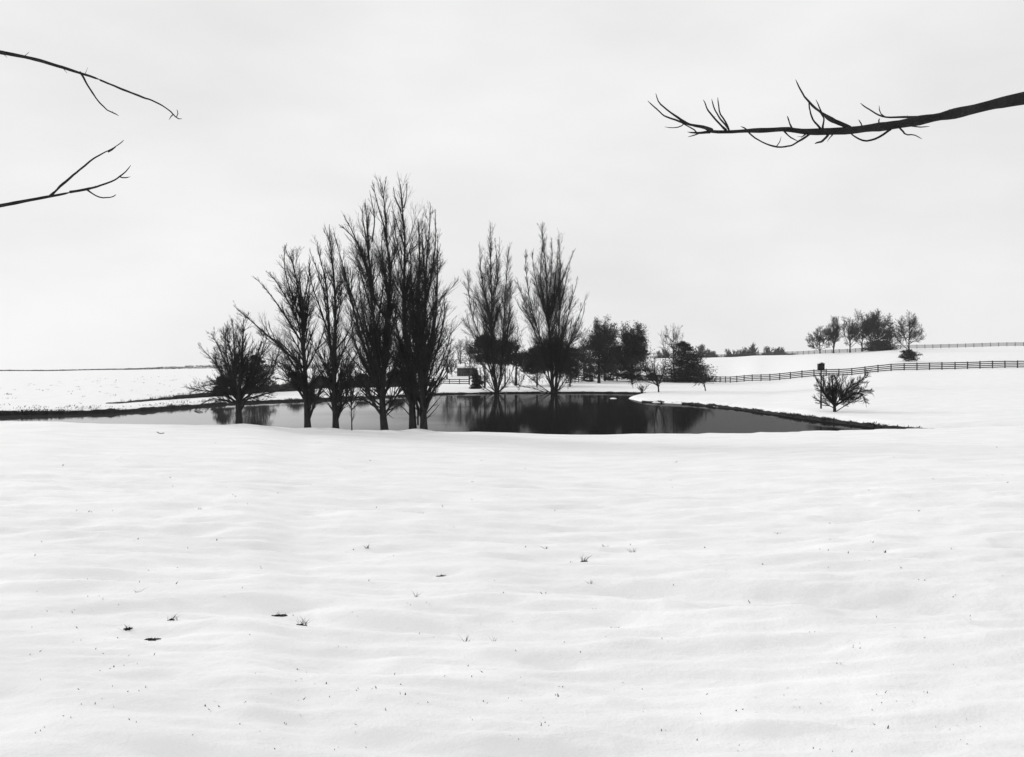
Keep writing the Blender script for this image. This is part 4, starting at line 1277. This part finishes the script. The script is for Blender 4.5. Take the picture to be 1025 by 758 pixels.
BD = 6.5
limb_tree("overhanging_branch", "thick knobbly bare branch with curling twigs overhanging the top right corner", BD,
          [(5.3, 6.4, -0.6), (5.28, 6.45, 1.2), (5.35, 6.5, 2.6), (5.2, 6.5, 4.2), (5.3, 6.6, 6.5), (5.2, 6.8, 8.5)],
          [([(1236, 60), (1120, 82), (1024, 98), (960, 112), (911, 121.4), (878, 127), (848, 130.4), (828, 131.8), (809, 131.5), (787, 129), (771, 130), (749, 130.8), (730, 131.2), (712, 131), (705, 129)], 17, 3.0),
           ([(1236, -60), (1150, -110), (1080, -200)], 16, 5)],
          [([(850, 128), (836, 121), (828.5, 116.5), (820, 111), (806, 98), (796, 80)], 4.2, 1.2, 0.3),
           ([(846, 127), (831, 121), (822, 113), (815, 100)], 2.6, 1.0, -0.2),
           ([(712, 130), (705, 127.5), (686, 123), (672, 113.5), (660, 103), (655, 94)], 3.2, 1.0, -0.2),
           ([(708, 129), (694, 125), (681, 121.5), (666, 117), (659, 111.5), (648, 101)], 2.4, 1.0, 0.2),
           ([(710, 132), (703, 133), (696, 133), (687, 132)], 3.0, 1.0, 0.1),
           ([(700, 133), (694, 135.5), (688, 137.3)], 1.4, 0.8, 0.1),
           ([(697, 133), (690, 127), (681, 122)], 1.4, 0.9, -0.1),
           ([(684, 123.5), (679, 127.5), (665, 127)], 1.3, 0.7, 0.1),
           ([(726, 130), (717, 121), (708, 111), (703, 100)], 2.6, 1.0, 0.2),
           ([(729, 130), (721, 120), (715.5, 111), (712, 99)], 2.2, 1.0, -0.2),
           ([(729, 130), (724, 120), (719, 111), (718, 97)], 1.9, 1.0, 0.0),
           ([(812, 132.5), (797, 142), (790, 145.5), (782, 147.3), (775, 146.5), (760, 140.5), (750, 134), (746, 129), (741, 127)], 2.4, 1.2, -0.25, 0.0),
           ([(776.6, 146.3), (779.5, 142), (781.3, 136.3)], 1.3, 0.9, -0.2, -0.15),
           ([(783, 129.5), (789, 136), (798, 141)], 2.0, 1.2, -0.1),
           ([(792, 128.5), (789.5, 122), (787.5, 116)], 2.0, 1.3, 0.1),
           ([(821, 129), (814, 121), (810, 112), (808, 100)], 2.2, 1.0, -0.2),
           ([(822.6, 129), (823.5, 119), (819, 111.5), (812, 106)], 2.2, 1.1, 0.2),
           ([(828.5, 134), (822, 141.5), (815, 144)], 2.6, 1.6, -0.15),
           ([(891, 129), (880.5, 136.3), (867, 140.5), (859, 139), (852, 134.5), (850, 132)], 2.2, 1.2, 0.2),
           ([(862, 126), (860, 122), (858, 119.5)], 1.4, 0.9, 0.1),
           ([(880.5, 126), (879, 121), (879, 119)], 1.6, 1.0, 0.1),
           ([(960, 112), (935, 116), (911, 117), (884, 117), (871, 111.5), (860, 103)], 3.0, 1.1, 0.3, 0.0),
           ([(885, 117), (881, 113), (879, 106)], 1.3, 0.8, 0.3, 0.25),
           ([(897, 124.5), (901, 130), (905.5, 135), (914, 135.2), (922, 139)], 1.9, 1.0, -0.2),
           ([(893, 124.5), (905, 124.5), (916, 127), (930, 126)], 1.8, 1.0, -0.2)],
          0.24, 901)
limb_tree("overhanging_branch", "thin bare twigs reaching in from the left edge of the view", 8.0,
          [(-6.9, 8.1, -0.6), (-6.8, 8.1, 1.5), (-6.9, 8.0, 3.2), (-6.7, 8.0, 5.0), (-6.8, 7.9, 7.5)],
          [([(-256, 238), (-150, 222), (-50, 214), (30, 200), (70, 192)], 9, 2.4),
           ([(-256, 92), (-150, 58), (-60, 46), (30, 58), (100, 80)], 8, 2.0)],
          [([(70, 192), (95, 187), (112, 181.5), (120, 176), (126, 171), (131, 165.5)], 2.8, 1.0, -0.2),
           ([(119, 176.5), (124, 178), (130, 176.6)], 1.4, 0.8, -0.2, -0.17),
           ([(50, 196), (84, 166), (100, 155), (112, 149), (118, 145), (124, 140)], 2.4, 1.0, 0.2),
           ([(108, 152), (113, 149.5), (116, 147)], 1.4, 0.8, 0.18, 0.16),
           ([(86, 189), (100, 197), (112, 197.5), (116.5, 195)], 1.7, 0.9, 0.2),
           ([(100, 80), (140, 96), (160, 104), (170, 111), (175, 116.5), (179, 119.5), (182, 119)], 2.4, 1.0, 0.1),
           ([(173.5, 114), (171, 117), (169, 119.5)], 1.3, 0.8, 0.1, 0.09),
           ([(176.5, 117), (178, 113), (177, 109)], 1.2, 0.8, 0.15, 0.09),
           ([(80, 72), (96, 98), (106, 109), (112, 112.5), (119, 115.5)], 2.0, 0.9, -0.2)],
          0.2, 902)

# ------------------------------------------------------------------ small things in the snow
def tuft(name, label, cat, px, py, wpx, hpx, nb, seed, clod=True, group=None):
    rng = np.random.default_rng(seed)
    p = ground_at(px, py)
    s = p[1] / F
    root = empty(name, p)
    tag(root, label, cat, group)
    if clod:
        nu, nv = 22, 8
        a, bb = np.meshgrid(np.linspace(0, 2 * math.pi, nu, endpoint=False), np.linspace(0, 1, nv), indexing='ij')
        rad = wpx * 0.42 * s * (1 + 1.3 * fbm(np.cos(a) * 1.8 + seed, np.sin(a) * 1.8, 3, seed))
        x = p[0] + np.cos(a) * rad * np.sin(bb * math.pi / 2); y = p[1] + np.sin(a) * rad * 0.75 * np.sin(bb * math.pi / 2)
        z = height(x.ravel(), y.ravel()).reshape(x.shape) + (np.cos(bb * math.pi / 2) * 0.6 - 0.12 + 1.3 * fbm(np.cos(a) * 3 + bb * 2, np.sin(a) * 3 + seed, 3, seed)) * wpx * 0.16 * s
        V = np.stack([x, y, z], -1).reshape(-1, 3)
        i, j = np.meshgrid(np.arange(nu), np.arange(nv - 1), indexing='ij')
        q = np.stack([i * nv + j, ((i + 1) % nu) * nv + j, ((i + 1) % nu) * nv + j + 1, i * nv + j + 1], -1).reshape(-1, 4)
        mk("clod", V, q, None, M["dead_grass"], root, smooth=True)
    nb = int(nb * 1.8)
    pos = np.stack([p[0] + rng.normal(0, wpx * 0.22 * s + 0.002, nb), p[1] + rng.normal(0, wpx * 0.12 * s + 0.002, nb), np.zeros(nb)], 1)
    pos[:, 2] = height(pos[:, 0], pos[:, 1]) - 0.005
    v, q, tq = blades_mesh(rng, pos, hpx * s, max(0.30 * s, 0.002), 0.8)
    g = mk("blades", v, q, tq, M["dead_grass"], root)
    g["kind"] = "stuff"
    return root


for k, a in enumerate([
    (280, 608, 13, 4, 10, "dark clod with grass in a snow hollow, larger of two at lower left"),
    (303, 618, 10, 8, 12, "spiky grass tuft just right of the lower-left snow hollow"),
    (152, 632, 14, 3, 14, "long flat patch of bare earth at the bottom left"),
    (128, 625, 8, 6, 8, "thin grass tuft above the flat earth patch at bottom left"),
    (219, 575, 5, 3, 6, "small dark clod in snow above the lower-left hollow"),
    (200, 510, 6, 2.5, 6, "tiny dark clod at the upper left of the foreground snow"),
    (136, 596, 3, 7, 5, "single bent grass stem at the far left of the foreground"),
    (172, 618, 8, 6, 10, "sparse grass tuft between the flat earth patch and the lower-left hollow"),
    (418, 515, 7, 3, 8, "small dark clod with a grass blade near the upper middle of the foreground"),
    (442, 573, 9, 3, 8, "dark clod sunk in a shallow snow hollow at centre left"),
    (466, 634, 3, 9, 6, "upright pair of grass blades at the bottom centre"),
    (494, 633, 2, 7, 4, "single slanting grass blade at bottom centre, right of the upright pair"),
    (416, 598, 2, 7, 4, "short pair of upright stems at lower centre left"),
    (584, 562, 8, 7, 10, "grass tuft with one tall spike, right of centre in the foreground"),
    (604, 547, 7, 3, 8, "dark grass-tipped clod just above the tall-spiked tuft"),
    (591, 585, 3, 5, 5, "short grass spike below the tall-spiked tuft"),
    (615, 621, 9, 3.5, 10, "dark grassy clod at the bottom right of centre"),
    (634, 552, 4, 6, 5, "faint grass stems right of the grass-tipped clod"),
    (885, 554, 4, 3, 5, "small dark clod at the far right of the foreground"),
    (367, 546, 3, 4, 5, "little slanting grass sprig left of centre"),
    (329, 577, 3, 4, 4, "stubby dark stem in the left-hand foreground snow"),
    (546, 553, 2, 4, 4, "small grass sprig left of the grass-tipped clod"),
]):
    tuft("grass_tuft", a[5], "grass tuft", a[0], a[1], a[2], a[3], a[4], 600 + k, clod=a[2] > 6, group="grass tufts poking through the foreground snow")

# dead twig near the bank
for pts_, lab in (([(157, 432.5), (160, 434), (164, 433.6)], "short dead twig lying on snow near the left end of the bank"),):
    g0 = ground_at(*pts_[0])
    P_ = []
    for a in pts_:
        g = ground_at(*a); P_.append(g + [0, 0, 0.02])
    Q = resample(P_, 0.08)
    Q[:, 2] = height(Q[:, 0], Q[:, 1]) + 0.015
    v, q = tubes(Q[None], np.full((1, len(Q)), 0.012), 6)
    o = mk("dead_stem", v, q, None, M["twig"], origin=tuple(g0), smooth=True)
    tag(o, lab, "stem")

# scattered stubble nobody could count
rng = np.random.default_rng(77)
n = 260
py_ = 440 + 310 * rng.uniform(0, 1, n) ** 0.8
px_ = rng.uniform(20, 1010, n)
cl = rng.normal(0, 1, (n, 2))
pos = []
for a, c in zip(px_, py_):
    g = ground_at(a, c)
    for _ in range(rng.integers(1, 3)):
        pos.append(g + np.append(rng.normal(0, 0.03, 2), 0))
pos = np.array(pos)
pos[:, 2] = height(pos[:, 0], pos[:, 1]) - 0.004
dist = pos[:, 1]
v, q, tq = blades_mesh(rng, pos, 0.010 + 0.0010 * dist, 0.002 + 0.0003 * dist, 0.6)
tag(mk("stubble", v, q, tq, M["dead_grass"]), "sparse grass stubble dotting the foreground snow", kind="stuff")
# clumps of stubble along the left far bank and field
m_ = 110
u_ = rng.uniform(0, 1, m_)
ex = resample(far_left[:5], 0.5)
ii_ = (u_ * (len(ex) - 1)).astype(int)
pos = np.stack([ex[ii_, 0] + rng.normal(-0.5, 1.5, m_), ex[ii_, 1] + np.abs(rng.normal(0, 4.5, m_)) + 0.8, np.zeros(m_)], 1)
f_ = 170
pos2 = np.stack([rng.uniform(-80, -30, f_), rng.uniform(85, 200, f_), np.zeros(f_)], 1)
pos = np.vstack([pos, pos2])
pos = np.repeat(pos, 6, 0) + rng.normal(0, 0.18, (len(pos) * 6, 3)) * [1.4, 1, 0]
pos = pos[pond_sd(pos[:, 0], pos[:, 1]) > 0.4]
pos[:, 2] = height(pos[:, 0], pos[:, 1]) - 0.01
v, q, tq = blades_mesh(rng, pos, 0.14, 0.022, 0.7)
tag(mk("stubble", v, q, tq, M["dead_grass"]), "dark weed stubble dotting the far left bank and field", kind="stuff")

# little snowy hump off the tip of the spit, and sticks frozen in at left
hx_, hy_ = PW(613, 398.6)
nu, nv = 24, 8
a, bb = np.meshgrid(np.linspace(0, 2 * math.pi, nu, endpoint=False), np.linspace(0, 1, nv), indexing='ij')
x = hx_ + np.cos(a) * 0.42 * bb * (1 + 0.25 * fbm(np.cos(a) * 2, np.sin(a) * 2, 3, 5)); y = hy_ + np.sin(a) * 1.4 * bb
z = 0.12 * (1 - bb ** 3) - 0.03
i, j = np.meshgrid(np.arange(nu), np.arange(nv - 1), indexing='ij')
q = np.stack([i * nv + j, i * nv + j + 1, ((i + 1) % nu) * nv + j + 1, ((i + 1) % nu) * nv + j], -1).reshape(-1, 4)
tag(mk("snow_hump", np.stack([x, y, z], -1).reshape(-1, 3), q, None, M["snowcap"], origin=(hx_, hy_, 0), smooth=True), "small snow-covered hump in the water off the spit", kind="structure")
for (p0, p1, lab) in (((195, 411.5), (203, 412.4), "dark stick frozen into the left end of the pond, nearer the bank"),
                      ((211, 409.6), (216, 409.3), "dark stick frozen into the left pond beside the low spreading tree")):
    a_, b__ = PW(*p0), PW(*p1)
    Q = np.array([[a_[0], a_[1], 0.02], [(a_[0] + b__[0]) / 2, (a_[1] + b__[1]) / 2, 0.07], [b__[0], b__[1], 0.03]])
    v, q = tubes(Q[None], np.array([[0.03, 0.05, 0.02]]), 6)
    tag(mk("floating_stick", v, q, None, M["bark"], origin=(a_[0], a_[1], 0), smooth=True), lab, "stick")

# ------------------------------------------------------------------ thin winter air
bv, bq = unit_box()
hz_v = bv * np.array([2000.0, 2000.0, 60.0]) + np.array([0, 0, 12.0])
hzm = bpy.data.materials.new("pale_winter_air")
hzm.use_nodes = True
ht = hzm.node_tree
ht.nodes.remove(ht.nodes["Principled BSDF"])
pv = ht.nodes.new("ShaderNodeVolumePrincipled")
pv.inputs["Color"].default_value = (0.95, 0.95, 0.95, 1)
pv.inputs["Density"].default_value = 0.00011
pv.inputs["Anisotropy"].default_value = 0.0
ht.links.new(pv.outputs[0], ht.nodes["Material Output"].inputs["Volume"])
hz_o = mk("haze", hz_v, bq, None, hzm)
tag(hz_o, "thin pale winter haze over the whole valley", kind="stuff")
